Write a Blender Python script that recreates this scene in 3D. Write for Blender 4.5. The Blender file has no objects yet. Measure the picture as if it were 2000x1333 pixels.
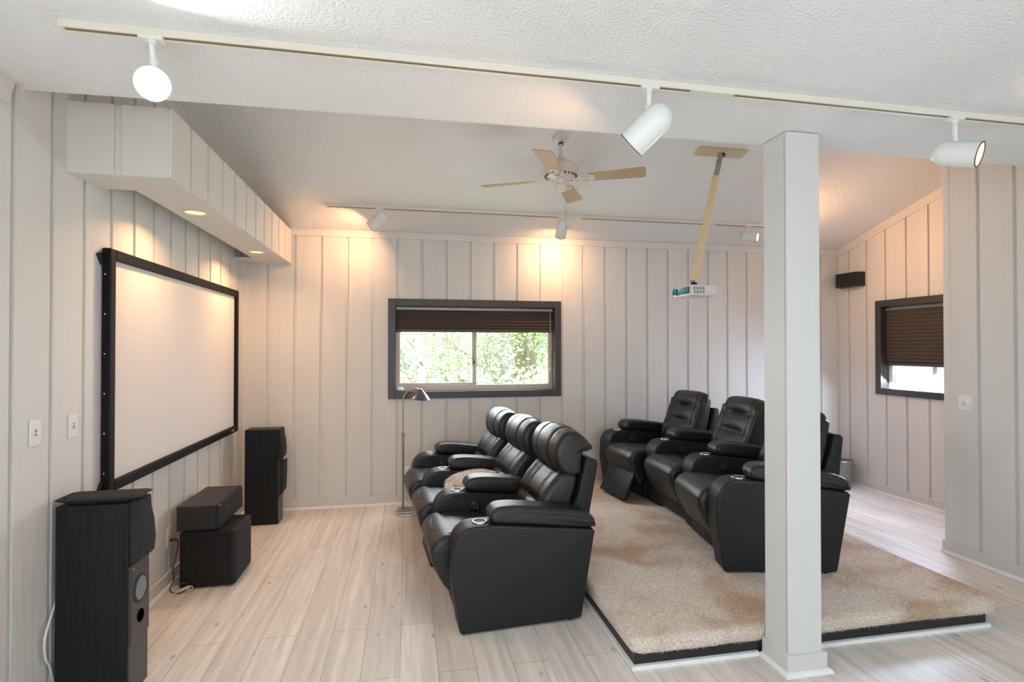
import bpy, bmesh, math, random
from mathutils import Vector, Matrix
random.seed(7)
S = bpy.context.scene
COL = S.collection
R = math.radians
PI = math.pi

# ------------------------------------------------------------------ camera, world, light, exposure
cam_d = bpy.data.cameras.new('camera')
cam = bpy.data.objects.new('camera', cam_d); COL.objects.link(cam)
cam.location = (0, 0, 1.46)
cam.rotation_euler = (R(90 + .55), 0, R(-11.05))
cam_d.sensor_width = 36.0
cam_d.lens = 1046.0 / 2000.0 * 36.0
cam_d.shift_y = 3.5 / 2000.0
cam_d.clip_start = .02
S.camera = cam

S.view_settings.view_transform = 'Standard'
S.view_settings.look = 'None'
S.view_settings.gamma = 1
S.view_settings.use_curve_mapping = False
S.view_settings.exposure = 0.16

w = bpy.data.worlds.new('world'); S.world = w; w.use_nodes = True
wn = w.node_tree; wn.nodes.clear()
wo = wn.nodes.new('ShaderNodeOutputWorld'); wb = wn.nodes.new('ShaderNodeBackground')
sky = wn.nodes.new('ShaderNodeTexSky'); sky.sky_type = 'HOSEK_WILKIE'
sky.sun_direction = Vector((-.4, -.5, .75)).normalized(); sky.turbidity = 4; sky.ground_albedo = .4
wmix = wn.nodes.new('ShaderNodeMixRGB'); wmix.inputs[0].default_value = .65
wmix.inputs[2].default_value = (.92, .97, 1.0, 1)
wn.links.new(sky.outputs[0], wmix.inputs[1]); wn.links.new(wmix.outputs[0], wb.inputs[0])
wb.inputs[1].default_value = 2.0
wn.links.new(wb.outputs[0], wo.inputs[0])

def area(name, loc, direction, sx, sy, power, col, parent=None, shape='RECTANGLE', spread=180):
    d = bpy.data.lights.new(name, 'AREA'); d.shape = shape; d.size = sx; d.size_y = sy
    d.energy = power; d.color = col; d.spread = R(spread)
    o = bpy.data.objects.new(name, d); COL.objects.link(o)
    o.location = loc
    o.rotation_euler = Vector(direction).to_track_quat('-Z', 'Y').to_euler()
    if parent: o.parent = parent
    return o
sun_d = bpy.data.lights.new('sun', 'SUN'); sun_d.energy = 30.0; sun_d.angle = R(1.0); sun_d.color = (1, .97, .9)
sun = bpy.data.objects.new('sun', sun_d); COL.objects.link(sun)
sun.rotation_euler = Vector((.20, .27, -.94)).to_track_quat('-Z', 'Y').to_euler()
COOL = (.86, .93, 1.0)
# daylight lamps; the unseen rear and left windows are added for light (each lamp hangs in the opening of its window)
area('added_rear_daylight', (1.0, -3.05, 1.35), (0, 1, -.9), 4.2, 1.7, 36, (.72, .86, 1.0))
area('added_left_daylight', (-1.36, -.55, 1.35), (1, .15, -1.3), 2.6, 1.5, 47, (.66, .83, 1.0))
area('daylight_back_window', (.66, 5.19, 1.34), (0, -1, -.35), 1.25, .42, 21, COOL)
area('daylight_right_window', (4.755, 4.20, 1.20), (-1, -.25, -1.1), .68, .22, 34, (.66, .76, 1.0))

# ------------------------------------------------------------------ helpers
def link(name, me, mat=None, parent=None):
    o = bpy.data.objects.new(name, me); COL.objects.link(o)
    if mat: me.materials.append(mat)
    if parent: o.parent = parent
    return o
def smooth(me, ang=40):
    for p in me.polygons: p.use_smooth = True
    try: me.set_sharp_from_angle(angle=R(ang))
    except Exception: pass
def islands(bm):
    seen = set(); out = []
    for v in bm.verts:
        if v in seen: continue
        st = [v]; seen.add(v); grp = []
        while st:
            a = st.pop(); grp.append(a)
            for e in a.link_edges:
                b = e.other_vert(a)
                if b not in seen: seen.add(b); st.append(b)
        out.append(grp)
    return out
def obj_each(name, bm, mat=None, parent=None, sm=None):
    """one object for every loose piece of bm"""
    bmesh.ops.recalc_face_normals(bm, faces=bm.faces); os_ = []
    for grp in islands(bm):
        ix = {v: i for i, v in enumerate(grp)}
        fs = {f for v in grp for f in v.link_faces}
        me = bpy.data.meshes.new(name); me.from_pydata([v.co[:] for v in grp], [], [[ix[v] for v in f.verts] for f in fs]); me.update()
        if sm: smooth(me, sm)
        os_.append(link(name, me, mat, parent))
    bm.free(); return os_
def obj(name, bm, mat=None, parent=None, sm=None):
    me = bpy.data.meshes.new(name)
    bmesh.ops.recalc_face_normals(bm, faces=bm.faces)
    bm.to_mesh(me); bm.free()
    if sm: smooth(me, sm)
    return link(name, me, mat, parent)
def tag(o, label=None, cat=None, group=None, kind=None):
    if label: o['label'] = label
    if cat: o['category'] = cat
    if group: o['group'] = group
    if kind: o['kind'] = kind
    return o
def thing(name, label, cat, loc=(0, 0, 0), rz=0, group=None, kind=None):
    o = bpy.data.objects.new(name, None); COL.objects.link(o)
    o.empty_display_size = .05
    o.location = loc; o.rotation_euler = (0, 0, rz)
    return tag(o, label, cat, group, kind)
def box(bm, x0, x1, y0, y1, z0, z1, mtx=None):
    v = [bm.verts.new((x, y, z)) for x in (x0, x1) for y in (y0, y1) for z in (z0, z1)]
    for f in ((0, 1, 3, 2), (4, 6, 7, 5), (0, 4, 5, 1), (2, 3, 7, 6), (0, 2, 6, 4), (1, 5, 7, 3)):
        bm.faces.new([v[i] for i in f])
    if mtx: bmesh.ops.transform(bm, matrix=mtx, verts=v)
    return v
def bbox(bm, x0, x1, y0, y1, z0, z1, r=.004, seg=2, mtx=None):
    t = bmesh.new(); box(t, x0, x1, y0, y1, z0, z1)
    bmesh.ops.bevel(t, geom=t.edges[:], offset=r, segments=seg, profile=.5, affect='EDGES')
    if mtx: t.transform(mtx)
    merge(bm, t)
def merge(bm, t):
    me = bpy.data.meshes.new('t'); t.to_mesh(me); t.free(); bm.from_mesh(me); bpy.data.meshes.remove(me)
def cyl(bm, p0, p1, r0, r1=None, n=20, caps=True):
    r1 = r0 if r1 is None else r1
    p0 = Vector(p0); p1 = Vector(p1); d = (p1 - p0).normalized()
    a = d.orthogonal().normalized(); b = d.cross(a)
    A = [bm.verts.new(p0 + (a * math.cos(t) + b * math.sin(t)) * r0) for t in [2 * PI * i / n for i in range(n)]]
    B = [bm.verts.new(p1 + (a * math.cos(t) + b * math.sin(t)) * r1) for t in [2 * PI * i / n for i in range(n)]]
    for i in range(n): bm.faces.new((A[i], A[(i + 1) % n], B[(i + 1) % n], B[i]))
    if caps: bm.faces.new(A); bm.faces.new(B)
def lathe(bm, prof, n=32, mtx=None):
    """prof: (r, z) list; closed ends where r = 0"""
    rings = []; vs = []
    for r, z in prof:
        if r < 1e-6: rings.append([bm.verts.new((0, 0, z))])
        else: rings.append([bm.verts.new((r * math.cos(2 * PI * i / n), r * math.sin(2 * PI * i / n), z)) for i in range(n)])
    for a in rings: vs += a
    for a, b in zip(rings, rings[1:]):
        if len(a) == 1 and len(b) == 1: continue
        for i in range(n):
            j = (i + 1) % n
            if len(a) == 1: bm.faces.new((a[0], b[j], b[i]))
            elif len(b) == 1: bm.faces.new((a[i], a[j], b[0]))
            else: bm.faces.new((a[i], a[j], b[j], b[i]))
    if mtx: bmesh.ops.transform(bm, matrix=mtx, verts=vs)
def catmull(pts, n=6, closed=False):
    P = [Vector(p) for p in pts]; out = []
    m = len(P)
    for i in range(m if closed else m - 1):
        if closed: p0, p1, p2, p3 = P[i - 1], P[i], P[(i + 1) % m], P[(i + 2) % m]
        else: p0, p1, p2, p3 = P[max(i - 1, 0)], P[i], P[i + 1], P[min(i + 2, m - 1)]
        for k in range(n):
            t = k / n
            out.append(.5 * ((2 * p1) + (-p0 + p2) * t + (2 * p0 - 5 * p1 + 4 * p2 - p3) * t * t + (-p0 + 3 * p1 - 3 * p2 + p3) * t ** 3))
    if not closed: out.append(P[-1])
    return out
def tube(bm, pts, r, n=8, closed=False, taper=None):
    P = [Vector(p) for p in pts]; rings = []; m = len(P)
    prev = None
    for i, p in enumerate(P):
        if closed: d = P[(i + 1) % m] - P[i - 1]
        else: d = P[min(i + 1, m - 1)] - P[max(i - 1, 0)]
        d.normalize()
        if prev is None: a = d.orthogonal().normalized()
        else:
            a = prev - d * prev.dot(d)
            a = a.normalized() if a.length > 1e-6 else d.orthogonal().normalized()
        prev = a; b = d.cross(a)
        rr = r if taper is None else r * taper(i / (m - 1))
        rings.append([bm.verts.new(p + (a * math.cos(2 * PI * k / n) + b * math.sin(2 * PI * k / n)) * rr) for k in range(n)])
    for i in range(m if closed else m - 1):
        A, B = rings[i], rings[(i + 1) % m]
        for k in range(n): bm.faces.new((A[k], A[(k + 1) % n], B[(k + 1) % n], B[k]))
    if not closed: bm.faces.new(rings[0]); bm.faces.new(rings[-1])
def resample(pts, step):
    """closed polygon -> evenly spaced points"""
    L = []; m = len(pts)
    tot = sum((pts[(i + 1) % m] - pts[i]).length for i in range(m))
    n = max(12, int(tot / step)); out = []; i = 0; acc = 0.0
    for k in range(n):
        t = tot * k / n
        while acc + (pts[(i + 1) % m] - pts[i % m]).length < t:
            acc += (pts[(i + 1) % m] - pts[i % m]).length; i += 1
            if i >= m: i = m - 1; break
        seg = (pts[(i + 1) % m] - pts[i]); u = (t - acc) / max(seg.length, 1e-9)
        out.append(pts[i] + seg * u)
    return out
def cushion(bm, prof, y0, y1, r=.03, ny=14, smoothp=True, disp=None, step=.015, nr=5):
    """closed profile in XZ swept along Y with rounded ends; disp(yfrac, point) = extra inset"""
    P = [Vector((p[0], p[1])) for p in prof]
    if smoothp: P = [Vector((q[0], q[1])) for q in catmull([(p[0], p[1], 0) for p in P], 6, True)]
    P = resample(P, step); m = len(P)
    area2 = sum(P[i].x * P[(i + 1) % m].y - P[(i + 1) % m].x * P[i].y for i in range(m))
    sg = 1 if area2 > 0 else -1
    N = []
    for i in range(m):
        d = (P[(i + 1) % m] - P[i - 1]); d.normalize(); N.append(Vector((d.y, -d.x)) * sg)
    ys = []
    for k in range(nr + 1):
        a = PI / 2 * k / nr; ys.append((y0 + r * (1 - math.sin(a)), r * (1 - math.cos(a)))) if False else ys.append((y0 + r * (1 - math.cos(a)), r * (1 - math.sin(a))))
    inner = [(y0 + r + (y1 - y0 - 2 * r) * k / ny, 0) for k in range(1, ny)]
    end = [(y0 + y1 - y, ins) for y, ins in reversed(ys)]
    rows = []
    for y, ins in ys + inner + end:
        row = []
        f = (y - y0) / (y1 - y0)
        for i in range(m):
            e = ins + (disp(f, P[i]) if disp else 0)
            q = P[i] - N[i] * e
            row.append(bm.verts.new((q.x, y, q.y)))
        rows.append(row)
    for a, b in zip(rows, rows[1:]):
        for i in range(m): bm.faces.new((a[i], a[(i + 1) % m], b[(i + 1) % m], b[i]))
    for row in (rows[0], rows[-1]):
        c = Vector((0, 0, 0))
        for v in row: c += v.co
        cv = bm.verts.new(c / m)
        for i in range(m): bm.faces.new((row[i], row[(i + 1) % m], cv))
def pipe_line(bm, prof, y, r, smoothp=True, off=0.0, lo=None):
    P = [Vector((p[0], p[1], 0)) for p in prof]
    if smoothp: P = catmull(P, 6, True)
    pts = [Vector((q.x, y, q.y)) for q in P]
    tube(bm, pts, r, 6, True)
def rounded(prof_corners):
    """[(x, z, r)] -> polygon with rounded corners"""
    out = []; m = len(prof_corners)
    for i in range(m):
        x, z, r = prof_corners[i]
        p = Vector((x, z)); a = Vector(prof_corners[i - 1][:2]); b = Vector(prof_corners[(i + 1) % m][:2])
        if r <= 0: out.append((x, z)); continue
        u = (a - p).normalized(); v = (b - p).normalized()
        ang = u.angle(v); t = r / math.tan(ang / 2); c = p + (u + v).normalized() * (r / math.sin(ang / 2))
        s = p + u * t; e = p + v * t
        a0 = math.atan2(s.y - c.y, s.x - c.x); a1 = math.atan2(e.y - c.y, e.x - c.x)
        da = (a1 - a0 + PI) % (2 * PI) - PI
        for k in range(7):
            q = a0 + da * k / 6; out.append((c.x + r * math.cos(q), c.y + r * math.sin(q)))
    return out
def grid_plate(bm, poly, z0, z1):
    a = [bm.verts.new((x, y, z0)) for x, y in poly]; b = [bm.verts.new((x, y, z1)) for x, y in poly]
    n = len(poly)
    bm.faces.new(a); bm.faces.new(b)
    for i in range(n): bm.faces.new((a[i], a[(i + 1) % n], b[(i + 1) % n], b[i]))

# ------------------------------------------------------------------ materials
def M(name, col=(.8, .8, .8), rough=.5, metal=0, bump=0, bscale=60, var=0, vscale=4, spec=.5, stretch=(1, 1, 1), coat=0, emit=None, es=0, trans=0, detail=4, alpha=1, sheen=0):
    m = bpy.data.materials.new(name); m.use_nodes = True
    nt = m.node_tree; b = nt.nodes['Principled BSDF']
    b.inputs['Base Color'].default_value = (*col, 1); b.inputs['Roughness'].default_value = rough
    b.inputs['Metallic'].default_value = metal; b.inputs['Specular IOR Level'].default_value = spec
    b.inputs['Coat Weight'].default_value = coat
    b.inputs['Transmission Weight'].default_value = trans
    b.inputs['Sheen Weight'].default_value = sheen
    if emit: b.inputs['Emission Color'].default_value = (*emit, 1); b.inputs['Emission Strength'].default_value = es
    tc = nt.nodes.new('ShaderNodeTexCoord'); mp = nt.nodes.new('ShaderNodeMapping'); mp.inputs['Scale'].default_value = stretch
    nt.links.new(tc.outputs['Object'], mp.inputs[0])
    if var:
        n = nt.nodes.new('ShaderNodeTexNoise'); n.inputs['Scale'].default_value = vscale; n.inputs['Detail'].default_value = detail
        nt.links.new(mp.outputs[0], n.inputs[0])
        rp = nt.nodes.new('ShaderNodeMapRange'); rp.inputs[1].default_value = .3; rp.inputs[2].default_value = .7
        rp.inputs[3].default_value = 1 - var; rp.inputs[4].default_value = 1 + var
        nt.links.new(n.outputs[0], rp.inputs[0])
        mx = nt.nodes.new('ShaderNodeVectorMath'); mx.operation = 'SCALE'; mx.inputs[0].default_value = col
        nt.links.new(rp.outputs[0], mx.inputs['Scale']); nt.links.new(mx.outputs[0], b.inputs['Base Color'])
    if bump:
        n = nt.nodes.new('ShaderNodeTexNoise'); n.inputs['Scale'].default_value = bscale; n.inputs['Detail'].default_value = 3
        nt.links.new(mp.outputs[0], n.inputs[0])
        bp = nt.nodes.new('ShaderNodeBump'); bp.inputs['Strength'].default_value = bump; bp.inputs['Distance'].default_value = .01
        nt.links.new(n.outputs[0], bp.inputs['Height']); nt.links.new(bp.outputs[0], b.inputs['Normal'])
    return m
WALLC = (.70, .69, .665)
m_wall = M('painted_board', WALLC, .55, bump=.25, bscale=30, stretch=(1, 1, .12), var=.03, vscale=3)
m_trim = M('painted_trim', (.72, .70, .665), .5, bump=.06, bscale=40)
m_base = M('painted_baseboard', (.68, .67, .65), .45, bump=.06, bscale=40)
m_shoe = M('white_shoe_moulding', (.86, .86, .85), .35)
m_ceil = M('textured_ceiling', (.86, .865, .86), .8, bump=.8, bscale=90)
m_col = M('column_paint', (.68, .68, .665), .5, bump=.06, bscale=30, stretch=(1, 1, .2))
m_dark = M('dark_brown_frame', (.045, .040, .036), .35, bump=.08, bscale=60)
m_alu = M('tan_aluminium', (.42, .36, .30), .4, metal=.3)
m_vinyl = M('white_vinyl', (.8, .82, .8), .35)
m_leather = M('black_leather', (.015, .0145, .014), .36, bump=.25, bscale=140, spec=.48, var=.15, vscale=8)
m_leather2 = M('black_matte_leather', (.014, .014, .0155), .48, bump=.22, bscale=190, spec=.32)
m_stitch = M('black_piping', (.010, .010, .010), .28)
m_chrome = M('chrome', (.75, .75, .72), .15, metal=1)
m_steel = M('brushed_nickel', (.42, .38, .34), .32, metal=.9)
m_galv = M('galvanised_steel', (.38, .38, .36), .4, metal=.8, var=.25, vscale=30)
m_blackp = M('black_plastic', (.012, .012, .013), .4)
m_blackw = M('black_ash_veneer', (.006, .006, .0065), .42, spec=.3, bump=.25, bscale=60, stretch=(1, 1, .06), var=.3, vscale=50)
m_blacktop = M('black_ash_top', (.02, .018, .0175), .42, bump=.2, bscale=60, stretch=(1, .06, 1), var=.25, vscale=40)
m_grille = M('black_grille_cloth', (.014, .014, .015), .85, bump=.3, bscale=500)
m_velvet = M('black_velvet', (.005, .005, .007), .6, spec=.2)
m_screen = M('screen_cloth', (.74, .71, .68), .7)
m_white = M('white_enamel', (.80, .81, .79), .25)
m_cream = M('cream_plastic', (.80, .755, .67), .4)
m_fanw = M('off_white_enamel', (.74, .68, .60), .35)
m_blade = M('cane_blade', (.50, .37, .22), .5, var=.08, vscale=60)
m_pole = M('cream_pole', (.78, .62, .36), .35)
m_plate = M('yellowed_plate', (.60, .50, .34), .5)
m_slot = M('track_slot', (.25, .18, .10), .5)
m_teal = M('teal_glossy', (.03, .30, .30), .12, coat=.6)
m_lens = M('blue_lens', (.03, .18, .38), .05, coat=1)
m_projw = M('projector_white', (.78, .77, .76), .35)
m_vent = M('vent_grey', (.28, .27, .27), .6)
m_blind = M('pleated_fabric', (.085, .065, .052), .8, bump=.2, bscale=200)
m_cord = M('white_cord', (.75, .74, .73), .4)
m_cordb = M('black_cord', (.02, .02, .02), .5)
m_plastic = M('white_switch_plate', (.80, .79, .76), .35)
m_fur = M('beige_fur', (.97, .88, .81), .9, var=.28, vscale=25, sheen=.4)
m_can = M('grey_mesh_metal', (.30, .29, .27), .5, metal=.4)
m_grey = M('grey_cone', (.22, .24, .26), .5)
m_cone = M('baffle_black', (.035, .035, .034), .4)
m_foam = M('speaker_surround', (.02, .02, .02), .6)
m_hole = M('port_black', (.001, .001, .001), 1.0, spec=0)
m_bark = M('bark', (.34, .29, .24), .9, bump=.5, bscale=20)
m_leaf = M('leaf', (.42, .56, .26), .6, var=.5, vscale=1.5)
m_ground = M('grass_ground', (.25, .30, .12), .9, var=.2, vscale=2)
def emission(name, col, st):
    m = bpy.data.materials.new(name); m.use_nodes = True; nt = m.node_tree; nt.nodes.clear()
    e = nt.nodes.new('ShaderNodeEmission'); o = nt.nodes.new('ShaderNodeOutputMaterial')
    e.inputs[0].default_value = (*col, 1); e.inputs[1].default_value = st; nt.links.new(e.outputs[0], o.inputs[0]); return m
m_warm = emission('warm_bulb', (1.0, .72, .42), 2.2)
m_warm2 = emission('warm_flood_bulb', (1.0, .70, .34), 1.35)
m_led = emission('cool_led', (1, 1, 1), 9)
m_glass = bpy.data.materials.new('window_glass'); m_glass.use_nodes = True
nt = m_glass.node_tree; nt.nodes.clear()
o_ = nt.nodes.new('ShaderNodeOutputMaterial'); g_ = nt.nodes.new('ShaderNodeBsdfGlossy'); t_ = nt.nodes.new('ShaderNodeBsdfTransparent'); x_ = nt.nodes.new('ShaderNodeMixShader')
g_.inputs['Roughness'].default_value = .02; t_.inputs[0].default_value = (.97, .98, .98, 1); x_.inputs[0].default_value = .05
nt.links.new(t_.outputs[0], x_.inputs[1]); nt.links.new(g_.outputs[0], x_.inputs[2]); nt.links.new(x_.outputs[0], o_.inputs[0])

def mat_floor():
    m = bpy.data.materials.new('laminate_floor'); m.use_nodes = True; nt = m.node_tree; b = nt.nodes['Principled BSDF']
    N = nt.nodes.new; L = nt.links.new
    tc = N('ShaderNodeTexCoord'); mp = N('ShaderNodeMapping'); mp.inputs['Rotation'].default_value = (0, 0, R(90)); mp.inputs['Location'].default_value = (0, .03, 0)
    L(tc.outputs['Object'], mp.inputs[0])
    br = N('ShaderNodeTexBrick'); br.offset = .37; br.offset_frequency = 2
    br.inputs['Scale'].default_value = 1; br.inputs['Brick Width'].default_value = 1.22; br.inputs['Row Height'].default_value = .171
    br.inputs['Mortar Size'].default_value = .0016; br.inputs['Mortar Smooth'].default_value = .3
    br.inputs['Color1'].default_value = (.81, .775, .73, 1); br.inputs['Color2'].default_value = (.735, .695, .65, 1); br.inputs['Mortar'].default_value = (.38, .32, .26, 1)
    L(mp.outputs[0], br.inputs[0])
    # grain stretched along the planks
    m2 = N('ShaderNodeMapping'); m2.inputs['Scale'].default_value = (28, 1.6, 1); L(tc.outputs['Object'], m2.inputs[0])
    g = N('ShaderNodeTexNoise'); g.inputs['Scale'].default_value = 1.0; g.inputs['Detail'].default_value = 6; g.inputs['Distortion'].default_value = .6; L(m2.outputs[0], g.inputs[0])
    r1 = N('ShaderNodeMapRange'); r1.inputs[1].default_value = .3; r1.inputs[2].default_value = .75; r1.inputs[3].default_value = .82; r1.inputs[4].default_value = 1.13; L(g.outputs[0], r1.inputs[0])
    m3 = N('ShaderNodeMapping'); m3.inputs['Scale'].default_value = (5, 1.1, 1); L(tc.outputs['Object'], m3.inputs[0])
    g2 = N('ShaderNodeTexNoise'); g2.inputs['Scale'].default_value = 1.0; g2.inputs['Detail'].default_value = 3; L(m3.outputs[0], g2.inputs[0])
    r2 = N('ShaderNodeMapRange'); r2.inputs[1].default_value = .3; r2.inputs[2].default_value = .7; r2.inputs[3].default_value = .88; r2.inputs[4].default_value = 1.08; L(g2.outputs[0], r2.inputs[0])
    # knots
    m4 = N('ShaderNodeMapping'); m4.inputs['Scale'].default_value = (8.5, 4.0, 1); L(tc.outputs['Object'], m4.inputs[0])
    v = N('ShaderNodeTexVoronoi'); v.inputs['Scale'].default_value = 1.0; v.inputs['Randomness'].default_value = 1; L(m4.outputs[0], v.inputs['Vector'])
    r3 = N('ShaderNodeMapRange'); r3.inputs[1].default_value = .02; r3.inputs[2].default_value = .12; r3.inputs[3].default_value = .5; r3.inputs[4].default_value = 1; L(v.outputs['Distance'], r3.inputs[0])
    mu = N('ShaderNodeMath'); mu.operation = 'MULTIPLY'; L(r1.outputs[0], mu.inputs[0]); L(r2.outputs[0], mu.inputs[1])
    mv = N('ShaderNodeMath'); mv.operation = 'MULTIPLY'; L(mu.outputs[0], mv.inputs[0]); L(r3.outputs[0], mv.inputs[1])
    sc = N('ShaderNodeVectorMath'); sc.operation = 'SCALE'; L(br.outputs['Color'], sc.inputs[0]); L(mv.outputs[0], sc.inputs['Scale'])
    L(sc.outputs[0], b.inputs['Base Color'])
    b.inputs['Roughness'].default_value = .38; b.inputs['Specular IOR Level'].default_value = .4
    bp = N('ShaderNodeBump'); bp.inputs['Strength'].default_value = .12; bp.inputs['Distance'].default_value = .004; L(g.outputs[0], bp.inputs['Height']); L(bp.outputs[0], b.inputs['Normal'])
    return m
def mat_carpet():
    m = bpy.data.materials.new('beige_carpet'); m.use_nodes = True; nt = m.node_tree; b = nt.nodes['Principled BSDF']
    N = nt.nodes.new; L = nt.links.new
    tc = N('ShaderNodeTexCoord')
    g = N('ShaderNodeTexNoise'); g.inputs['Scale'].default_value = 2.6; g.inputs['Detail'].default_value = 5; g.inputs['Distortion'].default_value = .5; L(tc.outputs['Object'], g.inputs[0])
    cr = N('ShaderNodeValToRGB'); e = cr.color_ramp.elements
    e[0].position = .33; e[0].color = (.60, .43, .31, 1); e[1].position = .66; e[1].color = (.86, .76, .67, 1)
    k = e.new(.5); k.color = (.79, .67, .565, 1)
    L(g.outputs[0], cr.inputs[0])
    f = N('ShaderNodeTexNoise'); f.inputs['Scale'].default_value = 150; f.inputs['Detail'].default_value = 2; L(tc.outputs['Object'], f.inputs[0])
    r1 = N('ShaderNodeMapRange'); r1.inputs[1].default_value = .35; r1.inputs[2].default_value = .65; r1.inputs[3].default_value = .72; r1.inputs[4].default_value = 1.2; L(f.outputs[0], r1.inputs[0])
    sc = N('ShaderNodeVectorMath'); sc.operation = 'SCALE'; L(cr.outputs[0], sc.inputs[0]); L(r1.outputs[0], sc.inputs['Scale'])
    L(sc.outputs[0], b.inputs['Base Color']); b.inputs['Roughness'].default_value = .95; b.inputs['Specular IOR Level'].default_value = .1
    bp = N('ShaderNodeBump'); bp.inputs['Strength'].default_value = .9; bp.inputs['Distance'].default_value = .01; L(f.outputs[0], bp.inputs['Height']); L(bp.outputs[0], b.inputs['Normal'])
    return m
m_floor = mat_floor(); m_carpet = mat_carpet()

# ------------------------------------------------------------------ room shell
XL, YB, XR, XN = -1.45, 5.15, 4.70, 3.80      # left wall, back wall, far right wall, near right wall
YN, YF = 3.17, -3.2                            # corner of the near right wall, rear wall behind the camera
ZS, YS = 2.443, 2.30                            # flat ceiling height and its edge
SL = .295
def zc(y): return 2.545 + SL * (YB - y)
bm = bmesh.new(); box(bm, XL - .2, XR + .2, YF - .2, YB + .2, -.05, 0)
tag(obj('floor', bm, m_floor), kind='structure')
bm = bmesh.new()
P = [(YS, zc(YS)), (YB + .12, zc(YB + .12)), (YB + .12, zc(YB + .12) + .1), (YS, zc(YS) + .1)]
a = [bm.verts.new((XL - .12, y, z)) for y, z in P]; b = [bm.verts.new((XR + .12, y, z)) for y, z in P]
bm.faces.new(a); bm.faces.new(b)
for i in range(4): bm.faces.new((a[i], a[(i + 1) % 4], b[(i + 1) % 4], b[i]))
tag(obj('ceiling', bm, m_ceil), kind='structure')
bm = bmesh.new(); grid_plate(bm, [(XL - .12, YF - .1), (XR + .12, YF - .1), (XR + .12, 2.300), (1.0, 2.308), (0, 2.318), (XL - .12, 2.352)], ZS, ZS + .1); box(bm, XL - .12, XR + .12, YS - .08, YS - .01, ZS + .1, zc(YS) + .1)
tag(obj('ceiling', bm, m_ceil), kind='structure')

def panel_wall(name, s0, s1, grooves, tmap, ztop, holes=(), mat=m_wall, thick=.12, gap=.026, th=.014, kind='structure'):
    """board wall: base slab plus raised boards, with rectangular openings. tmap(s, t) -> (x, y), t = depth into the room"""
    bm = bmesh.new()
    def prism(a, b, t0, t1, z0, zf):
        if b - a < .002: return
        za, zb = (zf(a), zf(b)) if callable(zf) else (zf, zf)
        v = []
        for s, zt in ((a, za), (b, zb)):
            for t in (t0, t1):
                x, y = tmap(s, t); v.append(bm.verts.new((x, y, z0))); v.append(bm.verts.new((x, y, zt)))
        for f in ((0, 1, 3, 2), (4, 6, 7, 5), (0, 4, 5, 1), (2, 3, 7, 6), (0, 2, 6, 4), (1, 5, 7, 3)): bm.faces.new([v[i] for i in f])
    def clipped(a, b, t0, t1):
        cuts = [a, b]
        for h in holes:
            for e in h[:2]:
                if a < e < b: cuts.append(e)
        cuts.sort()
        for p, q in zip(cuts, cuts[1:]):
            mid = (p + q) / 2; hh = [h for h in holes if h[0] < mid < h[1]]
            if hh: prism(p, q, t0, t1, 0, hh[0][2]); prism(p, q, t0, t1, hh[0][3], ztop)
            else: prism(p, q, t0, t1, 0, ztop)
    clipped(s0, s1, -thick, 0)
    grooves = sorted(grooves)
    G = [s0 - gap / 2] + [g for g in grooves if s0 < g < s1] + [s1 + gap / 2]
    for a, b in zip(G, G[1:]): clipped(a + gap / 2, b - gap / 2, 0, th)
    return tag(obj(name, bm, mat), kind=kind)
gr_back = [-.09 + .2279 * i for i in range(-6, 22)]
gr_left = [2.522 + .225 * i for i in range(-26, 12)]
gr_right = [4.977 - .2255 * i for i in range(0, 9)]
gr_near = [2.945 - .2235 * i for i in range(0, 28)]
W1 = (-.115, 1.435, 1.045, 1.860)      # opening of the back window
W2 = (3.80, 4.575, 1.055, 1.875)       # opening of the right window
panel_wall('wall_back', XL - .12, XR + .12, gr_back, lambda s, t: (s, YB - t), zc(YB) + .02, [W1])
panel_wall('wall_left', YF, YB, gr_left, lambda s, t: (XL + t, s), lambda s: zc(s) + .03 if s > YS - .01 else zc(YS) + .03, [(-1.85, .75, .6, 2.1)])
panel_wall('wall_right', YN - .15, YB, gr_right, lambda s, t: (XR - t, s), lambda s: zc(s) + .03, [W2])
panel_wall('wall_near_right', YF, YN, gr_near, lambda s, t: (XN - t, s), lambda s: zc(max(s, YS)) + .03)
panel_wall('wall_partition', XN, XR, [3.95, 4.175, 4.4, 4.6], lambda s, t: (s, YN - .12 + .12 + t * 0 + (t if t > 0 else t)), zc(YN) + .03)
# rear wall behind the camera with a wide window opening added to let daylight in
panel_wall('wall_front', XL - .1, XN + .1, [-1.3 + .2279 * i for i in range(23)], lambda s, t: (s, YF + t), ZS + .02, [(-1.1, 3.1, .5, 2.2)])
def added_win_rear():
    t = thing('added_window_3', 'unseen white framed window added behind the camera for daylight', 'window', (1.0, YF, .5), kind='structure')
    bm = bmesh.new()
    for x in (-2.12, -.7, .7, 2.06): box(bm, x, x + .06, -.1, .04, 0, 1.7)
    box(bm, -2.12, 2.12, -.1, .04, 0, .06); box(bm, -2.12, 2.12, -.1, .04, 1.64, 1.7)
    obj('window_frame', bm, m_vinyl, t)
added_win_rear()
def added_win_left():  # out of view; added so daylight reaches the near room from the left
    t = thing('added_window_4', 'unseen white framed window added in the left wall beside the camera for daylight', 'window', (XL, -.55, .6), kind='structure')
    bm = bmesh.new()
    for y in (-1.31, -.03, 1.25): box(bm, -.1, .04, y, y + .06, 0, 1.5)
    box(bm, -.1, .04, -1.31, 1.31, 0, .06); box(bm, -.1, .04, -1.31, 1.31, 1.44, 1.5)
    obj('window_frame', bm, m_vinyl, t)
added_win_left()
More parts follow.
